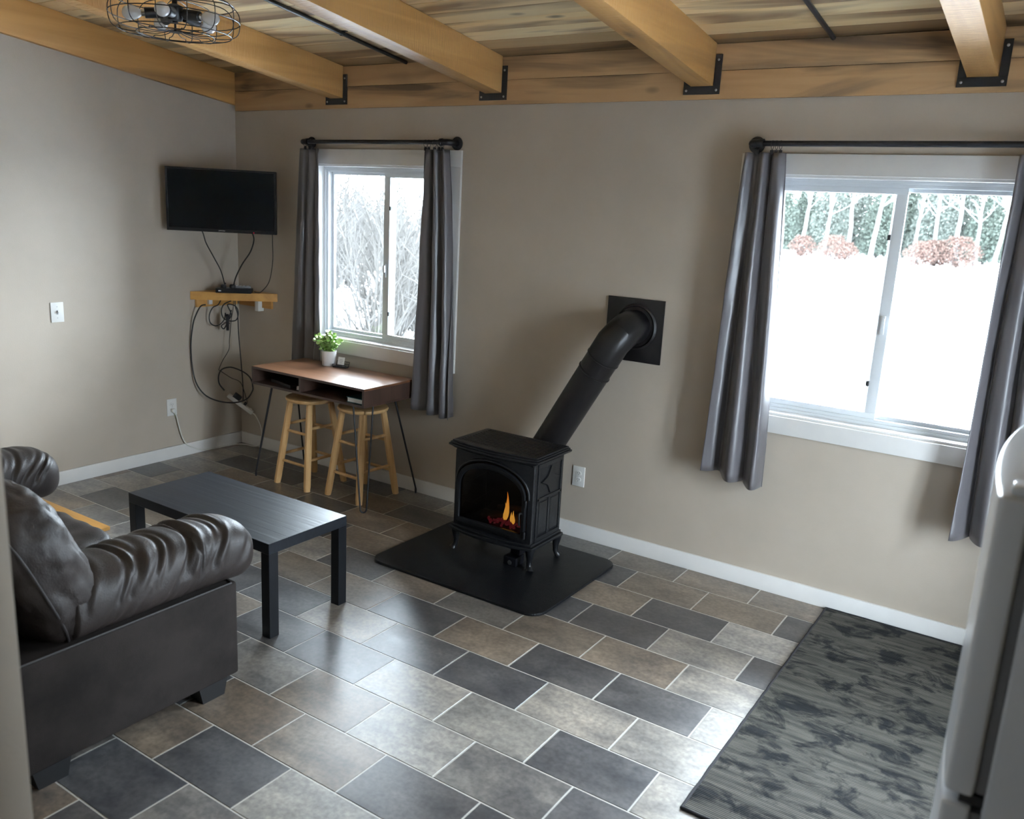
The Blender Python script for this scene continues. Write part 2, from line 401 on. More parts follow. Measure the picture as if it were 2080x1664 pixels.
for r in range(0, 25):
    ya, yb = V0-(r+1)*TW+G, V0-r*TW-G
    ya, yb = max(ya, YF), min(yb, -.001)
    if yb-ya < .01: continue
    off = 0 if r % 2 == 1 else .5
    for n in range(-12, 8):
        xa, xb = U0+(n+off)*TL+G, U0+(n+1+off)*TL-G
        xa, xb = max(xa, .001), min(xb, XR)
        if xb-xa < .01: continue
        k = tone.get((r, n)) or rt.choices('dbml', (24, 22, 36, 18))[0]
        br_ = rt.uniform(.86, 1.16); c = [v*br_ for v in TONES[k]]; w = rt.uniform(.97, 1.035); c[0] *= w; c[2] /= w
        vis = any(in_view((x, y, 0)) for x in (xa, xb) for y in (ya, yb))
        if not vis or tcount >= 300:
            rest.box(xa, xb, ya, yb, -.0015, 0); continue
        key = (round(xb-xa, 4), round(yb-ya, 4))
        if key not in tile_meshes:
            hx, hy, e = (xb-xa)/2, (yb-ya)/2, .0008
            t = MB()
            lo = [(-hx,-hy,-.0015),(hx,-hy,-.0015),(hx,hy,-.0015),(-hx,hy,-.0015)]
            md = [(x, y, -.0006) for x, y, z in lo]
            tp = [(-hx+e,-hy+e,0),(hx-e,-hy+e,0),(hx-e,hy-e,0),(-hx+e,hy-e,0)]
            t.add(lo+md+tp, [(0,1,5,4),(1,2,6,5),(2,3,7,6),(3,0,4,7),(4,5,9,8),(5,6,10,9),(6,7,11,10),(7,4,8,11),(8,9,10,11)])
            me = t.mesh('tile'); me.materials.append(m_tile); tile_meshes[key] = me
        o = bpy.data.objects.new('tile', tile_meshes[key]); COL.objects.link(o)
        o.location = ((xa+xb)/2, (ya+yb)/2, 0); o.parent = floor; o.color = (*c, 1); tcount += 1
if rest.v:
    o = rest.build('distant_tiles', m_tile, floor); o.color = (.17,.165,.16,1); o['kind'] = 'stuff'

# baseboards
mb = MB(); mb.box(.015, 5.19, -.016, 0, 0, .092)
struct(mb.build('baseboard_back', m_trim, bevel=.003), 'white baseboard under the windows')
mb = MB(); mb.box(0, .015, -3.707, 0, 0, .092)
struct(mb.build('baseboard_left', m_trim, bevel=.003), 'white baseboard under the television wall')

# ceiling: backing slab, boards laid in bays between the beams
TH = math.atan(S)
mb = MB()
def zc(y, off=0.): return CZ - S*y + off
y0, y1 = .16, YF-.16
mb.hexa([(-.16,y1,zc(y1,.022)),(XR+.16,y1,zc(y1,.022)),(XR+.16,y0,zc(y0,.022)),(-.16,y0,zc(y0,.022)),(-.16,y1,zc(y1,.2)),(XR+.16,y1,zc(y1,.2)),(XR+.16,y0,zc(y0,.2)),(-.16,y0,zc(y0,.2))])
ceiling = struct(mb.build('ceiling', m_black), 'sloping board ceiling with exposed beams')
BX = [1.062, 2.325, 3.607, 4.865]
bays = [(0, BX[0]), (BX[0], BX[1]), (BX[1], BX[2]), (BX[2], BX[3]), (BX[3], XR)]
rp_ = random.Random(5)
PWID = .143
pl_mesh = {}
for bi, (xa, xb) in enumerate(bays):
    for k in range(42):
        d0 = .012 + k*PWID
        if d0+PWID > 6.2: break
        key = bi
        if key not in pl_mesh:
            t = MB(); h = (xb-xa)/2; t.box(-h+.0005, h-.0005, -PWID/2+.002, PWID/2-.002, 0, .019)
            me = t.mesh('plank', bevel=.0015, seg=1); me.materials.append(m_plank); pl_mesh[key] = me
        o = bpy.data.objects.new('plank', pl_mesh[key]); COL.objects.link(o)
        dist = d0+PWID/2
        y = -dist*math.cos(TH)
        o.location = ((xa+xb)/2, y, CZ - S*y); o.rotation_euler = (-TH, 0, 0); o.parent = ceiling
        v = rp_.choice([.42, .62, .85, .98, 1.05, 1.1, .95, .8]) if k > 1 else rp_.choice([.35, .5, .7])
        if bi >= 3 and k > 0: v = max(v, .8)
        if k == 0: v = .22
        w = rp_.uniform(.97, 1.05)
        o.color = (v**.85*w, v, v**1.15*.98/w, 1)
# ledger boards on the window wall (a piece of the setting with two planks), board on the left wall
mb = MB(); mb.box(.04, XR, -.012, 0, 2.508, 2.762)
trim1 = struct(mb.build('trim_1', m_ledger), 'pine ledger boards along the top of the window wall')
for a, b, yy in ((2.505, 2.638, -.032), (2.640, 2.764, -.030)):
    mb = MB(); mb.box(.04, XR, yy, -.012, a, b); mb.build('plank', m_ledger, trim1, bevel=.002)
mb = MB(); ya, yb = -3.707, -.0
mb.hexa([(0,ya,2.545-S*ya),(.04,ya,2.545-S*ya),(.04,yb,2.545-S*yb),(0,yb,2.545-S*yb),(0,ya,2.764-S*ya),(.04,ya,2.764-S*ya),(.04,yb,2.764-S*yb),(0,yb,2.764-S*yb)])
struct(mb.build('trim_2', m_lboard, bevel=.003), 'honey pine board along the top of the left wall')

# beams with U shaped steel brackets
beam_lab = ['rough pine ceiling beam nearest the left wall, passing behind the caged lamp', 'rough pine ceiling beam above the desk side window',
            'rough pine ceiling beam above the stove pipe', 'rough pine ceiling beam above the wide right window']
for i, bx in enumerate(BX):
    t = thing('ceiling_beam', beam_lab[i], 'beam', (bx, -.033, 2.56), 'exposed ceiling beams')
    mb = MB(); ya, yb = -6.1, -.033; x0, x1 = bx-.060, bx+.060
    mb.hexa([(x0,ya,2.563-S*ya),(x1,ya,2.563-S*ya),(x1,yb,2.563-S*yb),(x0,yb,2.563-S*yb),(x0,ya,CZ-.001-S*ya),(x1,ya,CZ-.001-S*ya),(x1,yb,CZ-.001-S*yb),(x0,yb,CZ-.001-S*yb)])
    mb.build('timber', m_beam, t, bevel=.005)
    mb = MB(); q = bx
    mb.box(q-.096, q+.096, -.040, -.0325, 2.528, 2.567); mb.box(q-.096, q-.0615, -.040, -.0325, 2.567, 2.715); mb.box(q+.0615, q+.096, -.040, -.0325, 2.567, 2.715)
    br = mb.build('bracket', m_black, t, bevel=.001, seg=1, label='black steel U bracket')
    for xx, zz in ((-.079, 2.547), (.079, 2.547), (-.079, 2.69), (.079, 2.69)):
        mb = MB(); mb.lathe([(.0065, 0), (.006, .003), (.0035, .005), (0, .0055)], (q+xx, -.040, zz), 10, RX(PI/2)); mb.build('bolt', m_steel, br, smooth=40)

# ------------------------------------------------------------------ windows
def window(n, lab, x0, x1, z0, z1, cas):
    w = bpy.data.objects.new('window_%d' % n, None); COL.objects.link(w); w.location = ((x0+x1)/2, 0, z0); ORIG[w.name] = Vector(w.location)
    struct(w, lab)
    cw = .092
    mb = MB()
    mb.box(x0, x0+.012, .0, .16, z0+.012, z1-.012); mb.box(x1-.012, x1, 0, .16, z0+.012, z1-.012)
    mb.box(x0, x1, 0, .16, z1-.012, z1); mb.box(x0, x1, 0, .16, z0, z0+.012)
    mb.build('jamb', m_trim, w)
    mb = MB(); mb.box(x0-cw, x1+cw, -.018, 0, z1, z1+.098); mb.build('casing_head', m_trim, w, bevel=.002)
    mb = MB(); mb.box(x0-cw, x1+cw, -.018, 0, z0-.09, z0); mb.build('casing_apron', m_trim, w, bevel=.002)
    for a, b in ((x0-cw, x0), (x1, x1+cw)):
        mb = MB(); mb.box(a, b, -.018, 0, z0+.0005, z1-.0005); mb.build('casing_side', m_trim, w, bevel=.002)
    fx0, fx1, fz0, fz1 = x0+.012, x1-.012, z0+.012, z1-.012
    def frame(mb, a, b, c, d, wd, ya, yb, wl=None, wr=None):
        wl = wl or wd; wr = wr or wd
        mb.box(a, b, ya, yb, c, c+wd); mb.box(a, b, ya, yb, d-wd, d)
        mb.box(a, a+wl, ya, yb, c+wd, d-wd); mb.box(b-wr, b, ya, yb, c+wd, d-wd)
    mb = MB(); frame(mb, fx0, fx1, fz0, fz1, .032, .085, .155); fr = mb.build('frame', m_vinyl, w, bevel=.002)
    mb = MB(); frame(mb, fx0, fx1, fz0, fz1, .016, .072, .085); mb.build('frame_stop', m_vinyl, w, bevel=.002)
    mid = (x0+x1)/2; ix0, ix1, iz0, iz1 = fx0+.032, fx1-.032, fz0+.032, fz1-.032
    inner_left = cas
    for side in (0, 1):
        a, b = (ix0, mid+.032) if side == 0 else (mid-.032, ix1)
        sliding = (side == 0) == inner_left
        ya, yb = (.092, .114) if sliding else (.122, .144)
        wd = .028 if sliding else .018
        mb = MB(); frame(mb, a, b, iz0, iz1, wd, ya, yb, wl=(.050 if side == 1 else wd), wr=(.050 if side == 0 else wd))
        s = mb.build('sash', m_vinyl, w, bevel=.002)
        mb = MB(); ca, cb = a+(.050 if side == 1 else wd), b-(.050 if side == 0 else wd)
        mb.box(ca-.004, cb+.004, (ya+yb)/2-.002, (ya+yb)/2+.002, iz0+wd-.004, iz1-wd+.004); mb.build('pane', m_glass, s)
        if sliding:
            for zz in (iz0+.16, iz1-.24):
                ex = (b-.051) if side == 0 else (a+.051); sg = -1 if side == 0 else 1
                mb = MB(); mb.box(min(ex, ex+sg*.012), max(ex, ex+sg*.012), ya-.006, ya+.008, zz, zz+.026); mb.build('vent_latch', m_slot, s)
            lx = b-.025 if side == 0 else a+.025
            mb = MB(); mb.box(lx-.009, lx+.009, ya-.016, ya, iz0+.42, iz0+.51); mb.box(lx-.004, lx+.010, ya-.03, ya-.016, iz0+.455, iz0+.50); mb.build('sash_lock', m_vinyl, s, bevel=.002)
    return w
window(1, 'white sliding window over the desk', *W1, False)
window(2, 'wide white sliding window right of the stove', *W2, True)
# kitchen window in the right wall (out of the picture, it lights the curtains from the side)
w3 = bpy.data.objects.new('window_3', None); COL.objects.link(w3); w3.location = (XR, -1.465, .15); ORIG[w3.name] = Vector(w3.location); struct(w3)
mb = MB()
for a, b, c, d in ((W3[0], W3[1], W3[2], W3[2]+.05), (W3[0], W3[1], W3[3]-.05, W3[3]), (W3[0], W3[0]+.05, W3[2]+.05, W3[3]-.05), (W3[1]-.05, W3[1], W3[2]+.05, W3[3]-.05), (-1.49, -1.44, W3[2]+.05, W3[3]-.05)):
    mb.box(XR+.06, XR+.12, a, b, c, d)
mb.build('frame', m_vinyl, w3)
for a, b in ((W3[0]+.05, -1.49), (-1.44, W3[1]-.05)):
    mb = MB(); mb.box(XR+.088, XR+.092, a, b, W3[2]+.05, W3[3]-.05); mb.build('pane', m_glass, w3)

# ------------------------------------------------------------------ curtain rods and curtains
def rod(lab, xa, xb, clips, z=2.288, y=-.095):
    t = thing('curtain_rod', lab, 'curtain rod', (xa, 0, z))
    mb = MB(); mb.tube([(xa, y, z), (xb, y, z)], .0135, 14); mb.build('pole', m_pipe_black, t, smooth=40)
    for x in (xa, xb):
        mb = MB(); mb.lathe([(.036, -.001), (.040, .004), (.040, .010), (.022, .014), (.020, .03)], (x, 0, z), 24, RX(PI/2)); mb.build('flange', m_pipe_black, t, smooth=35)
        s = 1 if x == xa else -1
        mb = MB(); mb.tube(catmull([(x, -.028, z), (x, -.065, z), (x+s*.004, y+.008, z), (x+s*.02, y, z), (x+s*.055, y, z)], 5), .0185, 14); 
        mb.tube([(x+s*.045, y, z), (x+s*.062, y, z)], .022, 14); mb.tube([(x, -.030, z), (x, -.045, z)], .022, 14)
        mb.build('elbow', m_pipe_black, t, smooth=40)
    for x in clips:
        mb = MB(); a = [(x, y+math.sin(q*PI/8)*.021, z-.007+math.cos(q*PI/8)*.021) for q in range(16)]
        mb.tube(a, .0014, 6, closed=True)
        mb.box(x-.008, x+.008, y-.004, y+.004, z-.050, z-.030); mb.tube([(x, y, z-.027), (x, y, z-.034)], .0018, 6)
        mb.build('ring_clip', m_pipe_black, t)
    return t
rod('black pipe curtain rod over the desk window', .80, 2.055, [.83, .875, .905, 1.88, 1.905, 1.95, 1.985, 2.01])
rod('long black pipe curtain rod over the wide right window', 3.915, 5.27, [3.95, 4.02, 4.04, 4.06, 5.11, 5.15, 5.2])

def curtain(lab, top, bot, zt, zb, yt, yb, folds, amp, seed, bulge=0., skew=0.):
    rnd = random.Random(seed); ph = [rnd.uniform(0, 2*PI) for _ in range(4)]
    nu, nv = 90, 46
    def fn(u, v):
        z = zt+(zb-zt)*v
        e = v**.8
        x0 = top[0]+(bot[0]-top[0])*e; x1 = top[1]+(bot[1]-top[1])*e
        uu = u + .035*math.sin(2*PI*u*1.0+ph[0])*(.4+v) + .02*math.sin(5*v+ph[1]+3*u)
        a = amp*(.55+.6*v)
        y = yt+(yb-yt)*v + a*math.sin(2*PI*folds*uu+ph[2]+.6*math.sin(3*v+ph[3])) + .35*a*math.sin(2*PI*(folds*1.7)*uu+ph[1]+1.2*v)
        y += .006*noise.noise(Vector((u*4+seed, v*9, 1.7)))
        x = x0+(x1-x0)*u + .010*math.cos(2*PI*folds*uu+ph[2])*(.4+v) + bulge*math.sin(PI*v)*(u-.5)
        z += skew*(u-.5)*v + .006*math.sin(2*PI*folds*uu+ph[2])*v
        return (x, y, z)
    mb = MB(); mb.grid(fn, nu, nv)
    o = mb.build('curtain', m_curtain, recalc=True)
    o.data.shade_smooth()
    md = o.modifiers.new('thick', 'SOLIDIFY'); md.thickness = .0022; md.offset = 0
    c = Vector(fn(.5, .5)); 
    return tag(o, lab, 'curtain', 'grey satin curtain panels')
curtain('grey satin curtain panel left of the desk window, behind the plant', (.765, .955), (.63, .905), 2.245, .62, -.085, -.033, 2.5, .017, 3)
curtain('grey satin curtain panel between the desk window and the stove', (1.862, 2.055), (1.815, 2.155), 2.245, .60, -.09, -.09, 3.2, .030, 8, skew=-.03)
curtain('grey satin curtain panel left of the wide window, beside the flue', (3.90, 4.085), (3.845, 4.165), 2.245, .60, -.095, -.10, 2.6, .034, 21, skew=-.05)
curtain('grey satin curtain panel at the far right above the fridge', (5.065, 5.25), (5.06, 5.36), 2.245, .56, -.10, -.11, 2.4, .036, 5)

# ------------------------------------------------------------------ ceiling lamp and conduits
def conduit(lab, x, ya, yb):
    t = thing('electrical_conduit', lab, 'conduit', (x, yb, CZ-.016-S*yb))
    mb = MB(); mb.tube([(x, ya, CZ-.013-S*ya), (x, yb, CZ-.013-S*yb)], .011, 12); mb.build('pipe', m_black, t, smooth=40)
    y = yb-.55
    while y > ya:
        z = CZ-.013-S*y
        mb = MB(); mb.tube([(x, y-.011, z), (x, y+.011, z)], .0135, 12); mb.box(x-.034, x+.034, y-.010, y+.010, z+.009, z+.0125); mb.build('strap', m_black, t, smooth=40)
        y -= .9
conduit('black conduit on the ceiling boards leading to the caged lamp', 1.68, -4.0, -.06)
conduit('black conduit on the ceiling boards between the two right beams', 4.228, -4.0, -.045)

LX, LY, LZ = 1.775, -1.755, 2.675
lamp = thing('cage_ceiling_lamp', 'black wire cage ceiling lamp with five white bulbs', 'lamp', (LX, LY, LZ))
zt = CZ-S*LY
mb = MB(); mb.lathe([(.066, .0), (.066, .022), (.02, .03)], (LX, LY, zt-.031), 28); mb.build('canopy', m_black, lamp, smooth=35)
mb = MB(); mb.tube([(LX, LY, zt-.03), (LX, LY, LZ-.02)], .012, 12); mb.lathe([(0, -.035), (.03, -.03), (.036, -.01), (.036, .03), (.012, .04)], (LX, LY, LZ+.02), 20); mb.build('stem', m_black, lamp, smooth=40)
for k in range(5):
    a = 2*PI*k/5 + .35
    d = Vector((math.cos(a), math.sin(a), -.12)).normalized(); c = Vector((LX, LY, LZ+.022))
    mt = d.to_track_quat('Z', 'Y').to_matrix()
    mb = MB(); mb.lathe([(.012, .02), (.012, .05), (.0235, .052), (.0235, .125), (.021, .127)], c, 16, mt); sk = mb.build('socket', m_black, lamp, smooth=35)
    mb = MB(); mb.lathe([(.0145, .126), (.0145, .142)], c, 14, mt); mb.build('socket_collar', m_chrome, sk, smooth=40)
    mb = MB(); mb.lathe([(.0140, .142), (.020, .15), (.029, .170), (.031, .188), (.027, .205), (.015, .217), (0, .2205)], c, 18, mt); mb.build('bulb', m_bulb, lamp, smooth=60)
cage = MB(); RC = .278
for k in range(14):
    a = 2*PI*k/14
    prof = [(.055, .085), (.16, .088), (.235, .078), (.272, .045), (RC, 0), (.268, -.045), (.232, -.066), (.17, -.072), (.155, -.062), (.10, -.066), (.05, -.060), (.028, -.055)]
    cage.tube(catmull([(LX+r*math.cos(a), LY+r*math.sin(a), LZ+h) for r, h in prof], 3), .0022, 5)
for r, h in ((.055, .085), (RC, .0), (.242, -.062), (.165, -.070), (.255, .065), (.028, -.055)):
    cage.tube([(LX+r*math.cos(2*PI*q/48), LY+r*math.sin(2*PI*q/48), LZ+h) for q in range(48)], .0024, 5, closed=True)
cage.lathe([(.03, -.060), (.03, -.052), (.008, -.050)], (LX, LY, LZ), 16)
cage.tube([(LX, LY, LZ-.05), (LX, LY, LZ+.0)], .005, 8)
cage.build('cage', m_black, lamp, smooth=50)

# ------------------------------------------------------------------ television, corner shelf and cables
tvL, tvR = Vector((.075, -.655)), Vector((.65, -.195))
tc_ = (tvL+tvR)/2; ang = math.atan2(tvR.y-tvL.y, tvR.x-tvL.x); tw = (tvR-tvL).length; Mz = RZ(ang)
tv = thing('television', 'flat black television angled across the room corner', 'television', (tc_.x, tc_.y, 1.868))
c0 = Vector((tc_.x, tc_.y, 1.868)); th = .424
def loc(x, y, z): return c0 + Mz @ Vector((x, y, z))
mb = MB(); mb.obox(loc(0, .022, 0), (tw, .036, th), Mz); mb.build('housing', m_tvplastic, tv, bevel=.004)
mb = MB(); hw, hh = tw/2, th/2
o_ = [(-hw,-hh),(hw,-hh),(hw,hh),(-hw,hh)]; i_ = [(-hw+.013,-hh+.022),(hw-.013,-hh+.022),(hw-.013,hh-.013),(-hw+.013,hh-.013)]
mb.ring([loc(x,-.002,z) for x, z in o_], [loc(x,-.002,z) for x, z in i_], [loc(x,.006,z) for x, z in o_], [loc(x,.006,z) for x, z in i_]); mb.build('bezel', m_tvplastic, tv, bevel=.001, seg=1)
mb = MB(); mb.obox(loc(0, .003, .0045), (tw-.024, .003, th-.033), Mz); mb.build('screen', m_screen, tv)
mb = MB(); mb.obox(loc(0, .055, 0), (.40, .035, .26), Mz); mb.obox(loc(0, .13, 0), (.10, .13, .10), Mz); mb.obox(loc(0, .20, 0), (.12, .02, .24), Mz); mb.build('wall_mount', m_tvplastic, tv, bevel=.003)
mb = MB(); mb.lathe([(.0028, 0), (.0022, .001)], loc(.215, -.0022, -hh+.007), 10, Mz @ RX(PI/2)); mb.build('power_led', m_red, tv)
def text_mesh(name, txt, size, mat, parent, pos, M3, ext=.0004):
    cu = bpy.data.curves.new(name, 'FONT'); cu.body = txt; cu.size = size; cu.align_x = 'CENTER'; cu.align_y = 'CENTER'; cu.extrude = ext
    to = bpy.data.objects.new(name, cu); COL.objects.link(to)
    bpy.context.view_layer.update()
    me = bpy.data.meshes.new_from_object(to.evaluated_get(bpy.context.evaluated_depsgraph_get()))
    bpy.data.objects.remove(to)
    org = _origin(parent)
    me.transform(Matrix.Translation(Vector(pos)-org) @ M3.to_4x4())
    me.materials.clear(); me.materials.append(mat)
    o = bpy.data.objects.new(name, me); COL.objects.link(o); o.parent = parent; return o
text_mesh('lettering', 'SAMSUNG', .0095, m_silver, tv, loc(0, -.003, -hh+.011), Mz @ RX(PI/2))

sh = thing('corner_shelf', 'honey coloured wooden corner shelf below the television', 'shelf', (.1, -.1, 1.157))
a, b = (0.002, -.432), (.430, -.002)
mb = MB(); tri = [(.002, -.002), (.002, -.415), (.413, -.002)]
mb.prism([(x, y, 1.196) for x, y in tri], [(x, y, 1.216) for x, y in tri]); mb.build('board', m_shelfwood, sh, bevel=.001, seg=1)
mb = MB(); fa = Vector((.004, -.436, 0)); fb = Vector((.436, -.004, 0)); nrm = Vector((1, -1, 0)).normalized()*.018
def vz(p, z): return (p.x, p.y, z)
mb.prism([vz(fa, 1.158), vz(fb, 1.158), vz(fb-nrm, 1.158), vz(fa-nrm, 1.158)], [vz(fa, 1.2165), vz(fb, 1.2165), vz(fb-nrm, 1.2165), vz(fa-nrm, 1.2165)])
mb.build('front_lip', m_shelfwood, sh, bevel=.002)
mb = MB(); mb.box(.001, .02, -.395, -.03, 1.10, 1.195); mb.build('cleat', m_shelfwood, sh, bevel=.002)
mb = MB(); mb.box(.03, .385, -.02, -.001, 1.10, 1.195); mb.build('cleat', m_shelfwood, sh, bevel=.002)

box = thing('set_top_box', 'small black set top box on the corner shelf', 'set top box', (.2, -.2, 1.2165))
M45 = RZ(PI/4); bc = Vector((.205, -.205, 1.2165))
mb = MB(); mb.obox(bc+Vector((0,0,.016)), (.25, .13, .032), M45); mb.build('case', m_tvplastic, box, bevel=.004)
mb = MB(); mb.obox(bc+M45 @ Vector((-.095, -.066, .016)), (.018, .003, .008), M45); mb.build('button', m_silver, box)
rem = thing('remote_control', 'pale grey remote control lying on the set top box', 'remote', (.25, -.16, 1.249))
mb = MB(); mb.obox(bc+M45 @ Vector((.055, .01, .0405)), (.12, .04, .016), M45); rb = mb.build('case', M('remote_grey', (.20,.20,.21), .45), rem, bevel=.004)
for k in range(4):
    mb = MB(); mb.obox(bc+M45 @ Vector((.015+.026*k, .01, .050)), (.016, .026, .003), M45); mb.build('button_row', m_silver, rem)
for nm, lab, px, cc in (('cable_adapter', 'black plug adapter on the left end of the set top box', -.075, .018), ('cable_adapter', 'round black adapter in the middle of the set top box', -.012, .021)):
    t = thing(nm, lab, 'adapter', tuple(bc+M45 @ Vector((px, .0, .033))))
    mb = MB(); p = bc+M45 @ Vector((px, -.005, .033))
    mb.lathe([(cc, .0), (cc*1.05, .004), (cc*1.05, .018), (cc*.8, .024), (0, .025)], p, 18); mb.build('case', m_cable, t, smooth=35)
    mb = MB(); mb.tube([p+M45 @ Vector((0, .01, .015)), p+M45 @ Vector((.012, .03, .03))], .005, 8); mb.build('plug', m_cable, t, smooth=40)

def cord(name, lab, pts, r, mat=m_cable, n=6, cat='cable', group=None):
    mb = MB(); mb.tube(catmull(pts, n), r, 7)
    return tag(mb.build(name, mat, smooth=60), lab, cat, group)
cord('television_cable', 'thin black cable from the left underside of the television to the set top box', [(.20,-.50,1.70),(.16,-.43,1.645),(.155,-.40,1.57),(.16,-.34,1.466),(.165,-.29,1.375),(.163,-.255,1.27)], .0042)
cord('television_cable', 'thin black cable from the right underside of the television to the set top box', [(.42,-.25,1.70),(.40,-.20,1.662),(.385,-.17,1.605),(.35,-.175,1.519),(.29,-.20,1.428),(.23,-.21,1.33),(.205,-.215,1.256)], .005)
cord('antenna_wire', 'thin wire hanging by the right end of the television', [(.53,-.17,1.70),(.53,-.13,1.67),(.50,-.10,1.584),(.49,-.09,1.479),(.47,-.09,1.372),(.45,-.10,1.30),(.41,-.12,1.245),(.36,-.11,1.226),(.33,-.13,1.23)], .003)
big = [(.056,-.344,1.12),(.031,-.369,1.108),(.006,-.394,1.042),(-.01,-.41,.969),(-.023,-.423,.823),(-.02,-.42,.657),(-.001,-.401,.527),(.042,-.358,.44),(.108,-.292,.396),(.184,-.216,.385),(.247,-.153,.412),(.278,-.122,.474),(.281,-.119,.512),(.272,-.128,.569),(.245,-.155,.613),(.2,-.2,.646),(.163,-.237,.657),(.125,-.275,.637),(.109,-.291,.585),(.113,-.287,.528),(.137,-.263,.479)]
cord('thick_black_cable', 'thick black cable drooping in a wide loop below the corner shelf', [(x+.04, y-.031, z+(1.92-z)*.0073) for x, y, z in big], .0052)
cord('straight_black_cable', 'black power cord hanging straight down the room corner', [(.119,-.131,1.19),(.119,-.131,1.102),(.13,-.12,1.036),(.133,-.117,.887),(.143,-.107,.661),(.150,-.10,.469),(.145,-.10,.372)], .0042)
cord('kinked_black_cable', 'thin kinked black cord beside the straight power cord', [(.109,-.141,1.18),(.109,-.141,1.102),(.097,-.153,.998),(.085,-.165,.848),(.081,-.169,.773),(.047,-.203,.685),(.028,-.222,.62),(.033,-.217,.609),(.09,-.16,.553),(.123,-.127,.534),(.145,-.105,.496),(.165,-.075,.36)], .0026)
cord('cable_loop', 'small black cable loop just under the left of the corner shelf', [(.11,-.25,1.16),(.094,-.266,1.119),(.067,-.293,1.096),(.049,-.311,1.041),(.052,-.308,.986),(.076,-.284,.962),(.104,-.256,.977),(.124,-.236,1.015),(.13,-.23,1.06)], .0042)
coil = thing('cable_bundle', 'coiled black cable bundle tied under the corner shelf', 'cable', (.15, -.21, 1.05))
pts = [(.16,-.2,1.15),(.124,-.236,1.124),(.11,-.25,1.08),(.117,-.243,1.025),(.146,-.214,1.001),(.183,-.177,1.009),(.194,-.166,1.065),(.18,-.18,1.112),(.141,-.219,1.121),(.159,-.201,1.045),(.129,-.231,.989),(.108,-.252,.963),(.12,-.24,.941),(.138,-.222,.99),(.16,-.2,1.082)]
mb = MB(); mb.tube(catmull(pts, 6), .0045, 7); mb.build('cable', m_cable, coil, smooth=60)
for sgn in (0, 1, 2):
    mb = MB(); ce = Vector((.135+.004*sgn, -.226, .99)); mb.tube([ce+Vector((.018*math.cos(q*PI/10)*(1 if sgn else .8), -.012*math.cos(q*PI/10)+.004*sgn, .058*math.sin(q*PI/10)+.012*math.cos(q*PI/10))) for q in range(20)], .0045, 7, closed=True); mb.build('coil', m_cable, coil, smooth=60)
mb = MB(); mb.obox((.137, -.227, .985), (.045, .016, .010), M45); mb.build('tie', M('tie_band', (.10,.07,.06), .5), coil)
ad_ = thing('power_adapter', 'white power adapter plugged in under the right of the corner shelf', 'adapter', (.27, -.03, 1.11))
mb = MB(); mb.box(.245, .285, -.055, -.002, 1.075, 1.15); mb.build('case', m_wplastic, ad_, bevel=.004)
ad2 = thing('power_adapter', 'small white plug under the left of the corner shelf', 'adapter', (.03, -.29, 1.13))
mb = MB(); mb.box(.0205, .045, -.305, -.275, 1.118, 1.157); mb.build('case', m_wplastic, ad2, bevel=.003)
ps = thing('power_strip', 'white power strip hanging aslant in the room corner', 'power strip', (.115, -.105, .345))
pa, pb = Vector((.055, -.165, .415)), Vector((.185, -.045, .275)); dd = (pb-pa); q = dd.to_track_quat('X', 'Z').to_matrix()
mb = MB(); mb.obox((pa+pb)/2, (dd.length, .042, .030), q); mb.build('case', m_wplastic, ps, bevel=.006)
mb = MB(); mb.obox(pa+dd*.27+q @ Vector((0,0,.033)), (.062, .04, .036), q); mb.build('plug', m_cable, ps, bevel=.004, label='black power brick')
mb = MB(); mb.obox(pa+dd*.62+q @ Vector((0,0,.026)), (.022, .03, .022), q); mb.build('plug', m_cable, ps, bevel=.003, label='small black plug')
mb = MB(); mb.obox(pa+dd*.87+q @ Vector((0,0,.018)), (.02, .02, .008), q); mb.build('switch', m_wplastic, ps, bevel=.002)
cord('white_extension_cable', 'white cord from the power strip along the skirting to the wall outlet', [(.185,-.045,.275),(.222,-.05,.265),(.25,-.045,.23),(.268,-.035,.18),(.272,-.030,.11),(.25,-.035,.03),(.18,-.040,.006),(.10,-.045,.006),(.045,-.09,.006),(.028,-.17,.006),(.024,-.26,.007),(.024,-.38,.015),(.022,-.456,.046),(.022,-.519,.085),(.02,-.554,.142),(.02,-.58,.23),(.022,-.601,.319),(.028,-.632,.362)], .0045, m_wcord)

# ------------------------------------------------------------------ outlets and switch
def outlet(lab, c, normal, plug=False):
    t = thing('wall_outlet', lab, 'outlet', c)
    Mq = RZ(0) if normal == 'y' else RZ(PI/2)      # local: x across, -y out of the wall
    c = Vector(c)
    mb = MB(); mb.obox(c+Mq @ Vector((0, -.003, 0)), (.080, .006, .124), Mq); mb.build('cover_plate', m_wplastic, t, bevel=.002)
    for s in (-1, 1):
        mb = MB(); n = 20
        pts = [(max(-.0165, min(.0165, .0185*math.cos(2*PI*k/n))), .0145*math.sin(2*PI*k/n)) for k in range(n)]
        cz = s*.0195
        mb.prism([c+Mq @ Vector((x, -.006, z+cz)) for x, z in pts], [c+Mq @ Vector((x, -.0085, z+cz)) for x, z in pts])
        rc = mb.build('receptacle', m_wplastic, t)
        mb = MB()
        for x in (-.0065, .0065): mb.obox(c+Mq @ Vector((x, -.0086, cz+.003)), (.0022, .001, .008), Mq)
        mb.obox(c+Mq @ Vector((0, -.0086, cz-.008)), (.004, .001, .004), Mq); mb.build('slots', m_slot, rc)
    mb = MB(); mb.lathe([(.003, 0), (.002, .0012)], c+Mq @ Vector((0, -.006, 0)), 10, Mq @ RX(PI/2)); mb.build('screw', m_steel, t)
    if plug:
        mb = MB(); mb.obox(c+Mq @ Vector((0, -.021, -.021)), (.026, .026, .026), Mq); mb.build('plug', m_wplastic, t, bevel=.004)
    return t
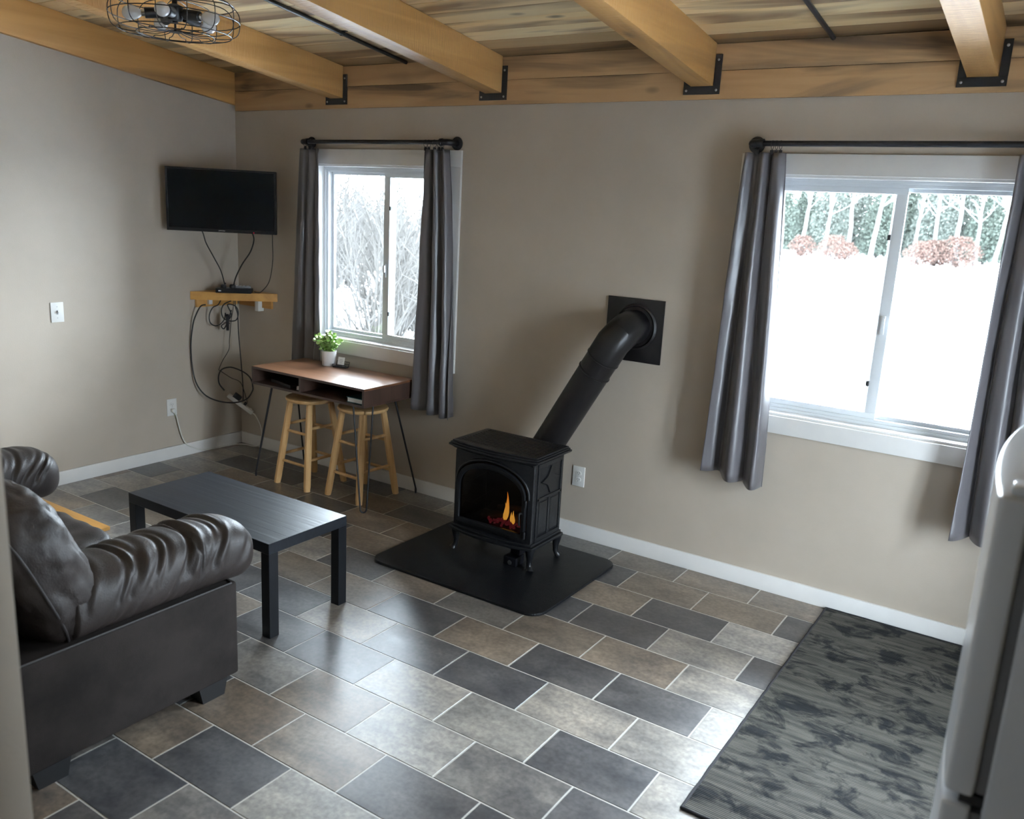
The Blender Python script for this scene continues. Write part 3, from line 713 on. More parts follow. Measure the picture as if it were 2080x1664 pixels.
outlet('white duplex outlet on the wall right of the stove', (3.053, 0, .382), 'y')
outlet('white outlet with a plug in it on the left wall', (0, -.623, .385), 'x', True)
sw = thing('light_switch', 'white toggle light switch on the left wall', 'switch', (0, -1.4155, 1.133))
mb = MB(); mb.box(0, .006, -1.4565, -1.3745, 1.070, 1.196); mb.build('cover_plate', m_wplastic, sw, bevel=.002)
mb = MB(); mb.box(.0055, .0075, -1.4205, -1.4105, 1.120, 1.146); mb.build('surround', m_ink, sw)
mb = MB(); mb.obox((.012, -1.4155, 1.137), (.016, .008, .010), RY(-.5)); mb.build('toggle', m_wplastic, sw, bevel=.001)
for zz in (1.098, 1.168):
    mb = MB(); mb.lathe([(.003, 0), (.002, .0012)], (.006, -1.4155, zz), 10, RY(PI/2)); mb.build('screw', m_steel, sw)

# ------------------------------------------------------------------ desk
DX0, DX1, DY0, DY1, DZ = .790, 1.818, -.545, -.062, .795
desk = thing('writing_desk', 'walnut writing desk with two open cubbies and black hairpin legs', 'desk', ((DX0+DX1)/2, (DY0+DY1)/2, 0))
T_ = .015; BH = .122
mb = MB(); mb.box(DX0, DX1, DY0, DY1, DZ-T_, DZ); mb.build('top', m_walnut, desk, bevel=.0015, seg=1)
mb = MB(); mb.box(DX0, DX1, DY0, DY1, DZ-BH, DZ-BH+T_); mb.build('bottom_panel', m_walnut_d, desk, bevel=.001, seg=1)
for x in (DX0, DX1-T_):
    mb = MB(); mb.box(x, x+T_, DY0, DY1, DZ-BH+T_, DZ-T_); mb.build('side_panel', m_walnut_d, desk)
xm = DX0+.455
mb = MB(); mb.box(xm, xm+T_, DY0+.001, DY1-.012, DZ-BH+T_, DZ-T_); mb.build('divider', m_walnut_d, desk)
mb = MB(); mb.box(DX0+T_, DX1-T_, DY1-.012, DY1, DZ-BH+T_, DZ-T_); mb.build('back_panel', m_walnut_d, desk)
mb = MB(); mb.box(DX0, DX1, DY0-.001, DY0, DZ-T_, DZ-.001); mb.box(DX0, DX1, DY0-.001, DY0, DZ-BH, DZ-BH+T_)
mb.box(DX0, DX0+T_, DY0-.001, DY0, DZ-BH+T_, DZ-T_); mb.box(DX1-T_, DX1, DY0-.001, DY0, DZ-BH+T_, DZ-T_); mb.box(xm, xm+T_, DY0-.001, DY0+.001, DZ-BH+T_, DZ-T_)
mb.build('edge_band', m_walnut_f, desk)
zb = DZ-BH
for (cx, cy, fx, fy) in ((DX0, DY0, .770, -.507), (DX1, DY0, 1.838, -.560), (DX1, DY1, 1.830, -.040), (DX0, DY1, .775, -.040)):
    sx = 1 if cx == DX0 else -1; sy = 1 if cy == DY0 else -1
    ctr = Vector((cx+sx*.095, cy+sy*.095, zb)); dirv = Vector((1, -1, 0)).normalized() if sx*sy > 0 else Vector((1, 1, 0)).normalized()
    f = Vector((fx, fy, .006)); hs = .062
    p = [ctr+dirv*hs, f+dirv*.020+Vector((0,0,.03)), f+dirv*.019+Vector((0,0,.016)), f+dirv*.012+Vector((0,0,.004)), f, f-dirv*.012+Vector((0,0,.004)), f-dirv*.019+Vector((0,0,.016)), f-dirv*.020+Vector((0,0,.03)), ctr-dirv*hs]
    mb = MB(); mb.tube(p, .0058, 10); mb.obox(ctr+Vector((0,0,-.002)), (.15, .04, .004), RZ(math.atan2(dirv.y, dirv.x)))
    mb.build('leg', m_black, desk, smooth=40)
# things kept in the cubbies
zc0 = DZ-BH+T_+.0005
lp = thing('laptop', 'thin dark laptop in the left desk cubby', 'laptop', (1.02, -.40, zc0))
mb = MB(); mb.obox((1.03, -.395, zc0+.007), (.27, .19, .014), RZ(-.25)); mb.build('base', m_laptop, lp, bevel=.002)
mb = MB(); mb.obox((1.03, -.395, zc0+.0175), (.27, .19, .006), RZ(-.25)); mb.build('lid', m_laptop, lp, bevel=.002)
pp = thing('paper_stack', 'crumpled stack of white papers beside the laptop in the left cubby', 'papers', (1.21, -.47, zc0))
rr = random.Random(4)
for k in range(4):
    mb = MB(); mb.obox((1.212, -.44, zc0+.003+.006*k), (.05, .14, .005), RZ(rr.uniform(-.06, .06)) @ RY(rr.uniform(-.05, .05))); mb.build('sheet_fold', m_paper, pp)
bk = thing('hardcover_book', 'teal hardcover book in the right desk cubby', 'book', (1.72, -.44, zc0))
mb = MB(); mb.box(1.655, 1.795, -.520, -.32, zc0+.003, zc0+.030); mb.build('page_block', m_paper, bk, bevel=.001, seg=1)
mb = MB(); mb.box(1.650, 1.798, -.524, -.316, zc0, zc0+.003); mb.box(1.650, 1.798, -.524, -.316, zc0+.030, zc0+.033); mb.box(1.796, 1.799, -.524, -.316, zc0+.003, zc0+.030); mb.build('cover', m_teal, bk)
# plant
pc = Vector((1.098, -.132, DZ))
pot = thing('potted_plant', 'leafy green plant in a white pot on the desk', 'plant', pc)
mb = MB(); mb.lathe([(.044, 0), (.046, .003), (.0525, .098), (.0525, .102), (.048, .102), (.047, .086), (0, .084)], pc, 36); mb.build('pot', m_ceramic, pot, smooth=40)
mb = MB(); mb.lathe([(.0475, .080), (.03, .089), (0, .091)], pc, 20); mb.build('soil', m_soil, pot, smooth=40)
rl = random.Random(9)
stems = MB(); leaves = [MB(), MB()]
def leaf(mb, p, d, size, rnd):
    d = d.normalized(); side = d.cross(Vector((rnd.uniform(-1, 1), rnd.uniform(-1, 1), rnd.uniform(.2, 1)))).normalized(); up = side.cross(d).normalized()
    L_, W_ = size, size*.42
    prof = [(0, .15), (.25, .8), (.55, 1.0), (.82, .65), (1, .02)]
    vs = []; 
    for t_, w_ in prof:
        cpt = p+d*(L_*t_)-up*(L_*.22*t_*t_)
        vs += [cpt-side*W_*w_+up*W_*.18*w_, cpt, cpt+side*W_*w_+up*W_*.18*w_]
    fs = []
    for i in range(4):
        for j in range(2): fs.append((3*i+j, 3*i+j+1, 3*i+j+4, 3*i+j+3))
    mb.add(vs, fs)
for k in range(46):
    a = rl.uniform(0, 2*PI); sp = abs(rl.gauss(0, .042)); sp = min(sp, .085); h = rl.uniform(.07, .155)*(1-sp*3.0)
    base = pc+Vector((.6*sp*math.cos(a)*.6, .6*sp*math.sin(a)*.6, .088)); tip = pc+Vector((sp*1.05*math.cos(a), sp*1.05*math.sin(a), .088+h))
    mid = (base+tip)/2+Vector((0, 0, .012)); path = catmull([base, mid, tip], 4); stems.tube(path, [.0016]*len(path), 4)
    for q_, pt in enumerate(path[2:]):
        for e in range(3):
            an = rl.uniform(0, 2*PI); dv = Vector((math.cos(an), math.sin(an), rl.uniform(-.15, .7)))
            leaf(leaves[1 if q_ > 4 and rl.random() < .7 else 0], pt, dv, rl.uniform(.018, .030), rl)
stems.build('stems', m_leaf, pot)
leaves[0].build('foliage', m_leaf, pot, recalc=False); leaves[1].build('young_foliage', m_leaf2, pot, recalc=False)
# business card holder
hc = Vector((1.215, -.135, DZ)); hM = RZ(.18)
ch = thing('card_holder', 'black wire card holder on the desk with a white card', 'card holder', hc)
mb = MB(); wv = .0014
for x in [-.048+.012*i for i in range(9)]:
    mb.tube([hc+hM @ Vector(p) for p in ((x, -.022, .008), (x, -.024, .022))], wv, 5)
    mb.tube([hc+hM @ Vector(p) for p in ((x, .018, .004), (x, .030, .038))], wv, 5)
for zz, yy in ((.008, -.022), (.022, -.024), (.004, .018), (.038, .030), (.021, .024)):
    mb.tube([hc+hM @ Vector(p) for p in ((-.050, yy, zz), (.050, yy, zz))], wv*1.3, 6)
for s in (-.05, .05):
    mb.tube([hc+hM @ Vector(p) for p in ((s, -.024, .022), (s, -.022, .002), (s, .018, .002), (s, .030, .038))], wv*1.3, 6)
mb.build('wire_frame', m_black, ch)
mb = MB(); mb.obox(hc+hM @ Vector((0, -.002, .0045)), (.098, .038, .004), hM); mb.build('base_tray', m_black, ch)
card = thing('business_card', 'white card standing upright in the wire holder', 'card', hc+Vector((0,0,.008)))
mb = MB(); cM = hM @ RX(-.25); mb.obox(hc+hM @ Vector((.0, .004, .043)), (.052, .001, .056), cM); mb.build('paper', m_paper, card)
for k, w in enumerate((.026, .03, .018)):
    mb = MB(); mb.obox(hc+hM @ Vector((0, .004, .043))+cM @ Vector((0, -.0008, .010-.010*k)), (w, .0003, .0022), cM); mb.build('print_line', m_ink, card)

# ------------------------------------------------------------------ stools
def make_stool():
    t = thing('bar_stool', 'stool', 'stool', (0, 0, 0), 'wooden stools under the desk')
    mb = MB(); mb.lathe([(0, .582), (.150, .582), (.163, .588), (.167, .597), (.163, .607), (.150, .612), (.10, .609), (0, .606)], (0, 0, 0), 40); mb.build('seat', m_stool, t, smooth=40)
    LT = {}
    for sx in (-1, 1):
        for sy in (-1, 1):
            a = Vector((sx*.093, sy*.093, .585)); b = Vector((sx*.150, sy*.168, 0)); LT[(sx, sy)] = (a, b)
            mb = MB(); path = [b, b+(a-b)*.06, b+(a-b)*.5, a]; mb.tube(path, [.0215, .0245, .0255, .0215], 8); mb.build('leg', m_stool, t, smooth=30)
    def at(k, z):
        a, b = LT[k]; return b+(a-b)*(z/.585)
    for z1, z2 in ((.165, .205), (.375, .415)):
        for s in (-1, 1):
            for p, q_ in ((at((-1, s), z1), at((1, s), z1)), (at((s, -1), z2), at((s, 1), z2))):
                mb = MB(); d = (q_-p); mb.tube([p+d*.05, p+d*.14, p+d*.5, p+d*.86, p+d*.95], [.0075, .0095, .0105, .0095, .0075], 10); mb.build('rung', m_stool, t, smooth=50)
    return t
st = make_stool(); st.location = (1.132, -.335, 0); st.rotation_euler.z = -.03; st['label'] = 'natural wood stool under the left half of the desk'
s2 = copy_tree(st); s2.location = (1.572, -.290, 0); s2.rotation_euler.z = -.06; s2['label'] = 'natural wood stool under the right half of the desk, nearer the stove'

# ------------------------------------------------------------------ stove
SX0, SX1, SY0, SY1 = 2.625, 3.142, -.655, -.360
scx = (SX0+SX1)/2; shw = (SX1-SX0)/2
MATZ = .016
stove = thing('gas_stove', 'black cast iron stove with an arched door and a lit fire', 'stove', (scx, -.5, MATZ))
def bow(x, y, amt=.035): return y - amt*(1-((x-scx)/(shw+.03))**2)
def slab(mb, x0, x1, y0, y1, z0, z1, amt=.035, n=16, grow=0.):
    xs = [x0+(x1-x0)*i/n for i in range(n+1)]
    lo = [(x, bow(x, y0, amt), z0) for x in xs]+[(x1, y1, z0), (x0, y1, z0)]
    g = grow; xs2 = [x0-g+(x1-x0+2*g)*i/n for i in range(n+1)]
    hi = [(x, bow(x, y0, amt)-g, z1) for x in xs2]+[(x1+g, y1+g, z1), (x0-g, y1+g, z1)]
    mb.prism(lo, hi)
# firebox shell
mb = MB()
mb.box(SX0, SX0+.02, SY0+.01, SY1, .165, .615); mb.box(SX1-.02, SX1, SY0+.01, SY1, .165, .615)
mb.box(SX0+.02, SX1-.02, SY1-.02, SY1, .165, .615); mb.box(SX0+.02, SX1-.02, SY0+.012, SY1-.02, .165, .185); mb.box(SX0+.02, SX1-.02, SY0+.012, SY1-.02, .60, .615)
mb.build('firebox', m_iron, stove, bevel=.003)
# front with arched opening
def arch(x0, x1, z0, zs, zt, n=22):
    pts = [(x0, z0), (x1, z0)]; cx = (x0+x1)/2; hw = (x1-x0)/2
    for i in range(n+1):
        a = PI*i/n; pts.append((cx+hw*math.cos(a), zs+(zt-zs)*math.sin(a)**.85))
    return pts
def rect_match(arc, x0, x1, z0, z1):
    out = [(x0, z0), (x1, z0)]; n = len(arc)-3
    for i in range(n+1):
        t_ = i/n*3
        if t_ < 1: out.append((x1, z0+(z1-z0)*(.45+.55*t_)))
        elif t_ < 2: out.append((x1+(x0-x1)*(t_-1), z1))
        else: out.append((x0, z1+(z0-z1)*.55*(t_-2)))
    return out
def P3(pts, y, amt=.035): return [(x, bow(x, y, amt), z) for x, z in pts]
a_out = arch(SX0+.028, SX1-.028, .196, .42, .582)
mb = MB(); rc = rect_match(a_out, SX0, SX1, .172, .612)
mb.ring(P3(rc, SY0), P3(a_out, SY0), P3(rc, SY0+.022), P3(a_out, SY0+.022)); mb.build('front_plate', m_iron, stove, bevel=.001, seg=1)
a1 = arch(SX0+.020, SX1-.020, .190, .42, .592); a2 = arch(SX0+.036, SX1-.036, .203, .42, .574)
mb = MB(); mb.tube([(x, bow(x, SY0-.004), z) for x, z in a1[2:]], .008, 8); mb.build('arch_moulding', m_iron, stove, smooth=50)
d_o = arch(SX0+.030, SX1-.032, .198, .41, .576); d_i = arch(SX0+.050, SX1-.054, .224, .408, .546)
mb = MB(); mb.ring(P3(d_o, SY0-.022), P3(d_i, SY0-.014), P3(d_o, SY0+.006), P3(d_i, SY0+.006)); door = mb.build('door', m_iron, stove, bevel=.003)
mb = MB(); e_i = arch(SX0+.045, SX1-.049, .219, .408, .551); mb.prism(P3(e_i, SY0-.002), P3(e_i, SY0+.002)); mb.build('glass_pane', glass('stove_glass', (.34,.32,.31), 1.03), door)
mb = MB()
for zz in (.225, .40): mb.tube([(SX1-.029, bow(SX1-.029, SY0-.018), zz-.02), (SX1-.029, bow(SX1-.029, SY0-.018), zz+.02)], .008, 10)
mb.build('hinge', m_iron, door, smooth=40)
mb = MB(); hx = SX1-.046; mb.tube(catmull([(hx, bow(hx, SY0-.022), .345), (hx, bow(hx, SY0-.045), .35), (hx, bow(hx, SY0-.045), .30), (hx, bow(hx, SY0-.040), .285)], 4), .005, 8); mb.build('latch', m_iron, door, smooth=50)
# corner columns
for x in (SX0+.010, SX1-.010):
    mb = MB(); mb.tube([(x, SY0+.006, .172), (x, SY0+.006, .612)], .013, 12); mb.build('corner_column', m_iron, stove, smooth=40)
# side panels
for sx, x in ((-1, SX0), (1, SX1)):
    def sbox(mb, y0, y1, z0, z1, d): mb.box(min(x, x+sx*d), max(x, x+sx*d), y0, y1, z0, z1)
    ya, yb = SY0+.03, SY1-.008
    mb = MB()
    for (p0, p1, z0, z1) in ((ya, yb, .172, .196), (ya, yb, .588, .612), (ya, yb, .405, .420), (ya, ya+.018, .196, .588), (yb-.018, yb, .196, .588), ((ya+yb)/2-.010, (ya+yb)/2+.010, .196, .405)):
        sbox(mb, p0, p1, z0, z1, .006)
    sd = mb.build('side_frame', m_iron, stove, bevel=.0015, seg=1)
    for p0, p1 in ((ya+.028, (ya+yb)/2-.018), ((ya+yb)/2+.018, yb-.028)):
        mb = MB(); sbox(mb, p0, p1, .210, .392, .004); mb.build('lower_panel', m_iron, stove, bevel=.0015, seg=1)
    mb = MB(); cy, cz_ = (ya+yb)/2, .504; star = []
    for k in range(4):
        a0, a1_ = PI/2*k, PI/2*(k+1)
        for i in range(6):
            t_ = i/6; pin = 1-.30*math.sin(PI*t_)
            vx = (math.cos(a0)*(1-t_)+math.cos(a1_)*t_)*pin; vz_ = (math.sin(a0)*(1-t_)+math.sin(a1_)*t_)*pin
            star.append((cy+vx*.098, cz_+vz_*.080))
    mb.prism([(x, p, q_) for p, q_ in star], [(x+sx*.009, cy+(p-cy)*.93, cz_+(q_-cz_)*.93) for p, q_ in star]); mb.build('star_boss', m_iron, stove)
# base skirt, top
mb = MB(); slab(mb, SX0-.022, SX1+.022, SY0-.022, SY1+.012, .140, .158, .045); slab(mb, SX0-.010, SX1+.010, SY0-.010, SY1+.006, .158, .173, .040); mb.build('base_skirt', m_iron, stove, bevel=.004)
mb = MB(); slab(mb, SX0-.004, SX1+.004, SY0-.006, SY1+.004, .612, .630, .036, grow=.022); slab(mb, SX0-.034, SX1+.034, SY0-.034, SY1+.030, .630, .642, .042); slab(mb, SX0-.026, SX1+.026, SY0-.026, SY1+.026, .642, .651, .040)
mb.build('top_moulding', m_iron, stove, bevel=.003)
gx0, gx1, gy0, gy1 = SX0+.012, SX1-.012, SY0+.0, SY1+.004
mb = MB(); slab(mb, SX0-.018, SX1+.018, SY0-.016, gy0, .651, .660, .036); mb.box(SX0-.018, gx0, gy0, SY1+.02, .651, .660); mb.box(gx1, SX1+.018, gy0, SY1+.02, .651, .660); mb.box(gx0, gx1, gy1, SY1+.02, .651, .660)
mb.build('top_rim', m_iron, stove, bevel=.002)
ns = 12
for k in range(ns):
    y = gy0+(gy1-gy0)*(k+.5)/ns
    mb = MB(); mb.box(gx0, gx1, y-.0075, y+.0075, .6505, .660); mb.build('grate_slat', m_iron, stove, bevel=.002, seg=1)
# legs
for sx in (-1, 1):
    for sy in (-1, 1):
        x = scx+sx*(shw-.012); y = SY0+.012 if sy < 0 else SY1-.010
        f = Vector((sx*.012, sy*.012, 0))
        p = [Vector((x, y, .142)), Vector((x, y, .125))+f*.35, Vector((x, y, .08))+f*.15, Vector((x, y, .045))+f*.25, Vector((x, y, .026))+f*.9, Vector((x, y, MATZ+.001))+f*1.15]
        mb = MB(); mb.tube(catmull(p, 4), [.036-.021*min(1, i/9) if i < 10 else .015+.007*max(0, (i-14)/6) for i in range(21)], 8); mb.build('leg', m_iron, stove, smooth=50)
mb = MB(); mb.box(2.72, 2.99, -.60, -.42, .085, .140); mb.build('burner_valve_box', m_iron, stove, bevel=.003)
mb = MB(); mb.box(2.775, 2.80, -.602, -.600, .100, .118); mb.build('rating_label', m_silver, stove)
mb = MB(); mb.box(2.98, 3.04, -.60, -.54, .060, .142); mb.box(2.975, 3.055, -.66, -.575, MATZ, .065); mb.build('control_module', m_tvplastic, stove, bevel=.003)
mb = MB(); mb.lathe([(.014, 0), (.012, .001)], (3.015, -.660, .034), 14, RX(PI/2)); mb.build('control_label', m_slot, stove)
# fire inside
m_log = M('charred_log', (.03,.02,.018), .9, color2=(.10,.05,.035), vscale=20, bump=.6, bscale=50)
m_emb = M('glowing_embers', (.05,.01,.01), .9, color2=(.02,.01,.01), vscale=40, emit=(1.0,.09,.14), estr=.30)
def flame_mat(name, cbot, ctop, z0, z1, st):
    m = bpy.data.materials.new(name); m.use_nodes = True; nt = m.node_tree; N = nt.nodes; L = nt.links; N.clear()
    out = N.new('ShaderNodeOutputMaterial'); em = N.new('ShaderNodeEmission'); tc = N.new('ShaderNodeTexCoord'); sp = N.new('ShaderNodeSeparateXYZ')
    L.new(tc.outputs['Object'], sp.inputs[0]); mr = N.new('ShaderNodeMapRange'); mr.inputs['From Min'].default_value = z0; mr.inputs['From Max'].default_value = z1; L.new(sp.outputs['Z'], mr.inputs['Value'])
    mx = N.new('ShaderNodeMix'); mx.data_type = 'RGBA'; mx.inputs['A'].default_value = _c4(cbot); mx.inputs['B'].default_value = _c4(ctop); L.new(mr.outputs[0], mx.inputs['Factor'])
    L.new(mx.outputs['Result'], em.inputs['Color']); em.inputs['Strength'].default_value = st; L.new(em.outputs[0], out.inputs['Surface']); return m
m_flame = flame_mat('flame', (1.0, .50, .07), (1.0, .22, .01), .26, .40, 4.0)
for (p, q_, r) in (((2.71,-.50,.205),(3.05,-.46,.215),.022), ((2.74,-.56,.205),(2.98,-.47,.235),.018), ((2.86,-.47,.235),(3.07,-.57,.215),.018), ((2.78,-.44,.235),(2.95,-.43,.26),.02)):
    mb = MB(); pa, pb = Vector(p), Vector(q_); mb.tube([pa, pa*.6+pb*.4+Vector((0,.006,.005)), pb], [r, r*1.1, r*.8], 10); mb.build('log', m_log, stove, smooth=50)
re_ = random.Random(2)
mb = MB()
for k in range(120):
    c = Vector((re_.uniform(2.79, 3.0), re_.uniform(-.58, -.50), .192+re_.uniform(0, .03))); s = re_.uniform(.003, .0075)
    mb.obox(c, (s*2, s*1.6, s*1.3), RZ(re_.uniform(0, 3)) @ RX(re_.uniform(0, 3)))
e = mb.build('ember_bed', m_emb, stove); e['kind'] = 'stuff'
def flame(x, y, z0, h, w, lean):
    prof = [(0, .35), (.12, .85), (.28, 1.0), (.45, .78), (.62, .50), (.80, .26), (.92, .12), (1, .01)]
    path = [(x+lean*math.sin(t_*3.0)*t_*.5, y, z0+h*t_) for t_, _ in prof]; mb = MB(); mb.tube(path, [w*r for _, r in prof], 10)
    return mb.build('flame', m_flame, stove, smooth=80)
flame(2.905, -.55, .225, .165, .015, .026); flame(2.962, -.56, .215, .080, .0105, -.010); flame(2.885, -.535, .215, .105, .010, .022); flame(2.93, -.53, .21, .06, .009, -.01)

# ------------------------------------------------------------------ stove pipe
fl = thing('stove_pipe', 'black flue pipe slanting from the stove to a square wall plate', 'flue pipe', (3.2, -.2, 1.2))
mb = MB(); mb.box(3.163, 3.507, -.010, 0, 1.122, 1.474); mb.build('wall_plate', m_flue, fl, bevel=.002)
ec = Vector((3.345, 0, 1.318))
mb = MB(); mb.lathe([(.128, .010), (.128, .018), (.118, .026), (.110, .020), (.088, .022)], ec, 40, RX(PI/2)); mb.build('wall_collar', m_flue, fl, smooth=40)
RP = .091
p0 = Vector((2.775, -.215, .30)); pk = Vector((3.315, -.215, 1.245))
dp = (pk-p0).normalized()
mb = MB(); mb.tube([p0, pk-dp*.10], RP, 32); mb.build('straight_pipe', m_flue, fl, smooth=40)
ctr = [pk-dp*.10, pk+dp*.0, pk+dp*.045+Vector((.004,.022,0)), Vector((3.352, -.135, 1.314)), Vector((3.345, -.075, 1.318)), Vector((3.345, -.012, 1.318))]
mb = MB(); mb.tube(catmull(ctr, 1), RP*1.03, 32); mb.build('elbow', m_flue, fl, smooth=30)
for d_ in (.105, .20):
    mb = MB(); c = pk-dp*d_; mb.tube([c-dp*.006, c-dp*.003, c+dp*.003, c+dp*.006], [RP*1.0, RP*1.055, RP*1.055, RP*1.0], 32); mb.build('crimp_band', m_flue, fl, smooth=50)
mb = MB(); mb.tube(catmull([(2.775, -.215, .33), (2.76, -.23, .29), (2.76, -.28, .27), (2.76, -.362, .27)], 4), RP*.98, 24); mb.build('rear_outlet', m_flue, fl, smooth=50)

# hearth mat
hm = MB(); x0, x1, y0, y1, rad = 2.362, 3.458, -1.078, -.215, .085
def rrect(x0, x1, y0, y1, r, z, n=8):
    out = []
    for cx, cy, a0 in ((x1-r, y0+r, -PI/2), (x1-r, y1-r, 0), (x0+r, y1-r, PI/2), (x0+r, y0+r, PI)):
        for i in range(n+1):
            a = a0+PI/2*i/n; out.append((cx+r*math.cos(a), cy+r*math.sin(a), z))
    return out
hm.prism(rrect(x0, x1, y0, y1, rad, .0005), rrect(x0, x1, y0, y1, rad, .016))
tag(hm.build('hearth_mat', m_mat, bevel=.005, seg=3), 'black rounded hearth pad on the floor under the stove', 'hearth pad')

# ------------------------------------------------------------------ coffee table
ct = thing('coffee_table', 'low black coffee table with square legs in front of the sofa', 'table', (2.115, -1.757, 0))
cxa, cxb, cya, cyb = 1.602, 2.628, -1.995, -1.520
mb = MB(); mb.box(cxa, cxb, cya, cyb, .400, .450); mb.build('top', m_tblack, ct, bevel=.0015, seg=1)
for x in (cxa, cxb-.052):
    for y in (cya, cyb-.052):
        mb = MB(); mb.box(x, x+.052, y, y+.052, 0, .400); mb.build('leg', m_tleg, ct, bevel=.0012, seg=1)

# ------------------------------------------------------------------ sofa
sofa = thing('loveseat_sofa', 'dark brown loveseat with puffy pillow arms facing the coffee table', 'sofa', (2.0, -2.8, 0))
mb = MB(); mb.box(1.20, 2.80, -3.24, -2.345, .075, .30); mb.build('base', m_sidefab, sofa, bevel=.012)
def padf(xc, flip):
    wr = random.Random(17 if flip else 6)
    lines = [(wr.uniform(-.05, .88), wr.uniform(.009, .022), wr.uniform(.003, .0085), wr.uniform(.10, .32), wr.uniform(0, 2*PI), wr.uniform(.7, 1.7)) for _ in range(26)]
    yb_, yf_ = -3.00, -2.205
    def fn(u, v):
        a = 2*PI*u
        y = yb_+(yf_-yb_)*v
        # end rounding
        ef = 1.0
        if v > .86: ef = max(.02, math.sqrt(max(0, 1-((v-.86)/.14)**2)))**.75
        if v < .04: ef = .6+.4*(v/.04)
        ca, sa = math.cos(a), math.sin(a); e = 2/2.5
        dx = .158*math.copysign(abs(ca)**e, ca); dz = .122*math.copysign(abs(sa)**e, sa)
        puff = 1+.05*math.sin(PI*v)-.02
        w = 0
        for c, wd, am, sk, phs, fr in lines:
            d = v-(c+sk*(sa*.5)+.02*math.sin(a*fr+phs))
            env = .25+.75*max(0, math.sin(a*.5*1.0+phs*.4))**2
            w -= am*env*math.exp(-(d/wd)**2); w += .55*am*env*math.exp(-((d-wd*1.7)/(wd*1.2))**2)
        w *= 1.0 if v < .9 else (1-v)/.1
        k = (puff+w*8)*ef
        zc_ = .560+.014*math.sin(PI*v*.9)-(.012 if v > .8 else 0)*(v-.8)/.2
        return (xc+dx*k, y, zc_+dz*k)
    return fn
for xc, xa, xb, flip in ((2.700, 2.585, 2.842, False), (1.302, 1.158, 1.415, True)):
    mb = MB(); mb.box(xa, xb, -3.25, -2.335, .072, .462); ab = mb.build('arm', m_sidefab, sofa, bevel=.014, seg=3)
    mb = MB(); mb.grid(padf(xc, flip), 84, 190, closed_u=True); mb.add([], []); pad = mb.build('arm_pad', m_suede, sofa, smooth=80)
    mb = MB()
    for yy in (-2.335,):
        sx = xb-.004 if not flip else xa+.004
    mb.tube([(sx, -3.2, .462), (sx, -2.36, .462), ((xa+xb)/2, -2.333, .462)], .0045, 6); mb.build('seam', m_seam, ab, smooth=60)
def cushion(name, c, size, R, mat, parent, e=4.0, n=22, wr=.006, seed=0, fr=5., edge=0.):
    verts = {}; mb = MB(); c = Vector(c)
    faces = []
    def pt(ax, s, i, j):
        p = [0, 0, 0]; p[ax] = s; p[(ax+1) % 3] = -1+2*i/n; p[(ax+2) % 3] = -1+2*j/n
        k = (abs(p[0])**e+abs(p[1])**e+abs(p[2])**e)**(1/e)
        q = Vector([x/k for x in p]); d = q.normalized()
        nz = noise.noise(Vector((q.x*fr*size[0]*2+seed, q.y*fr*size[1]*2, q.z*fr*size[2]*2)))
        rz = 1-abs(noise.noise(Vector((q.x*fr*size[0]*4+seed*2, q.y*fr*size[1]*2.2, q.z*fr*size[2]*2.2+3))))
        q = Vector((q.x*size[0]/2, q.y*size[1]/2, q.z*size[2]/2))+d*(wr*nz*1.5-wr*edge*max(0, rz-.75)*4)
        return c+R @ q
    for ax in range(3):
        for s in (-1, 1):
            vs = [pt(ax, s, i, j) for j in range(n+1) for i in range(n+1)]
            mb.add(vs, [(j*(n+1)+i, j*(n+1)+i+1, (j+1)*(n+1)+i+1, (j+1)*(n+1)+i) for j in range(n) for i in range(n)])
    return mb.build(name, mat, parent, smooth=80, merge=True)
I3 = Matrix.Identity(3)
cushion('seat_cushion', (1.748, -2.648, .366), (.62, .67, .168), RX(.02), m_suede, sofa, 5.5, 24, .008, 3, 3.)
cushion('seat_cushion', (2.322, -2.640, .358), (.545, .67, .160), RX(.02), m_suede, sofa, 5.5, 24, .008, 9, 3.)
mb = MB(); mb.box(1.20, 2.80, -3.295, -3.14, .075, .80); mb.build('back_frame', m_sidefab, sofa, bevel=.03, seg=3)
bt = .40
b1 = cushion('back_cushion', (2.425, -3.010, .690), (.86, .29, .60), RX(bt), m_suede, sofa, 3.6, 30, .008, 14, 3.2, edge=1.0)
b2 = cushion('back_cushion', (1.58, -3.010, .690), (.82, .29, .60), RX(bt), m_suede, sofa, 3.6, 30, .008, 31, 3.2, edge=1.0)
for bcu, c, w in ((b1, Vector((2.425, -3.010, .690)), .86), (b2, Vector((1.58, -3.010, .690)), .82)):
    for yy in (-.062,):
        path = []
        for q_ in range(48):
            a = 2*PI*q_/48; cx, sx = math.cos(a), math.sin(a); e = 3.6; ey = abs(yy/.145)**e
            k = ((1-ey)/(abs(cx)**e+abs(sx)**e))**(1/e)
            path.append(c+RX(bt) @ Vector((cx*k*w/2*1.004, yy, sx*k*.30*1.006)))
        mb = MB(); mb.tube(path, .0045, 6, closed=True); mb.build('seam', m_seam, bcu, smooth=60)
for x in (2.745, 1.175):
    for ya, yb in ((-2.515, -2.385), (-3.145, -3.015)):
        mb = MB(); x1_ = x+.088
        mb.hexa([(x+.008,ya+.02,0),(x1_-.006,ya+.02,0),(x1_-.006,yb-.012,0),(x+.008,yb-.012,0),(x,ya,.0755),(x1_,ya,.0755),(x1_,yb,.0755),(x,yb,.0755)]); mb.build('foot', m_blackwood, sofa)
wb = thing('wooden_floor_board', 'orange brown wooden board lying on the floor beyond the sofa seat', 'board', (.55, -1.85, 0))
mb = MB(); mb.box(.13, .950, -1.86, -1.712, .0005, .022); mb.build('board', m_shelfwood, wb, bevel=.002)

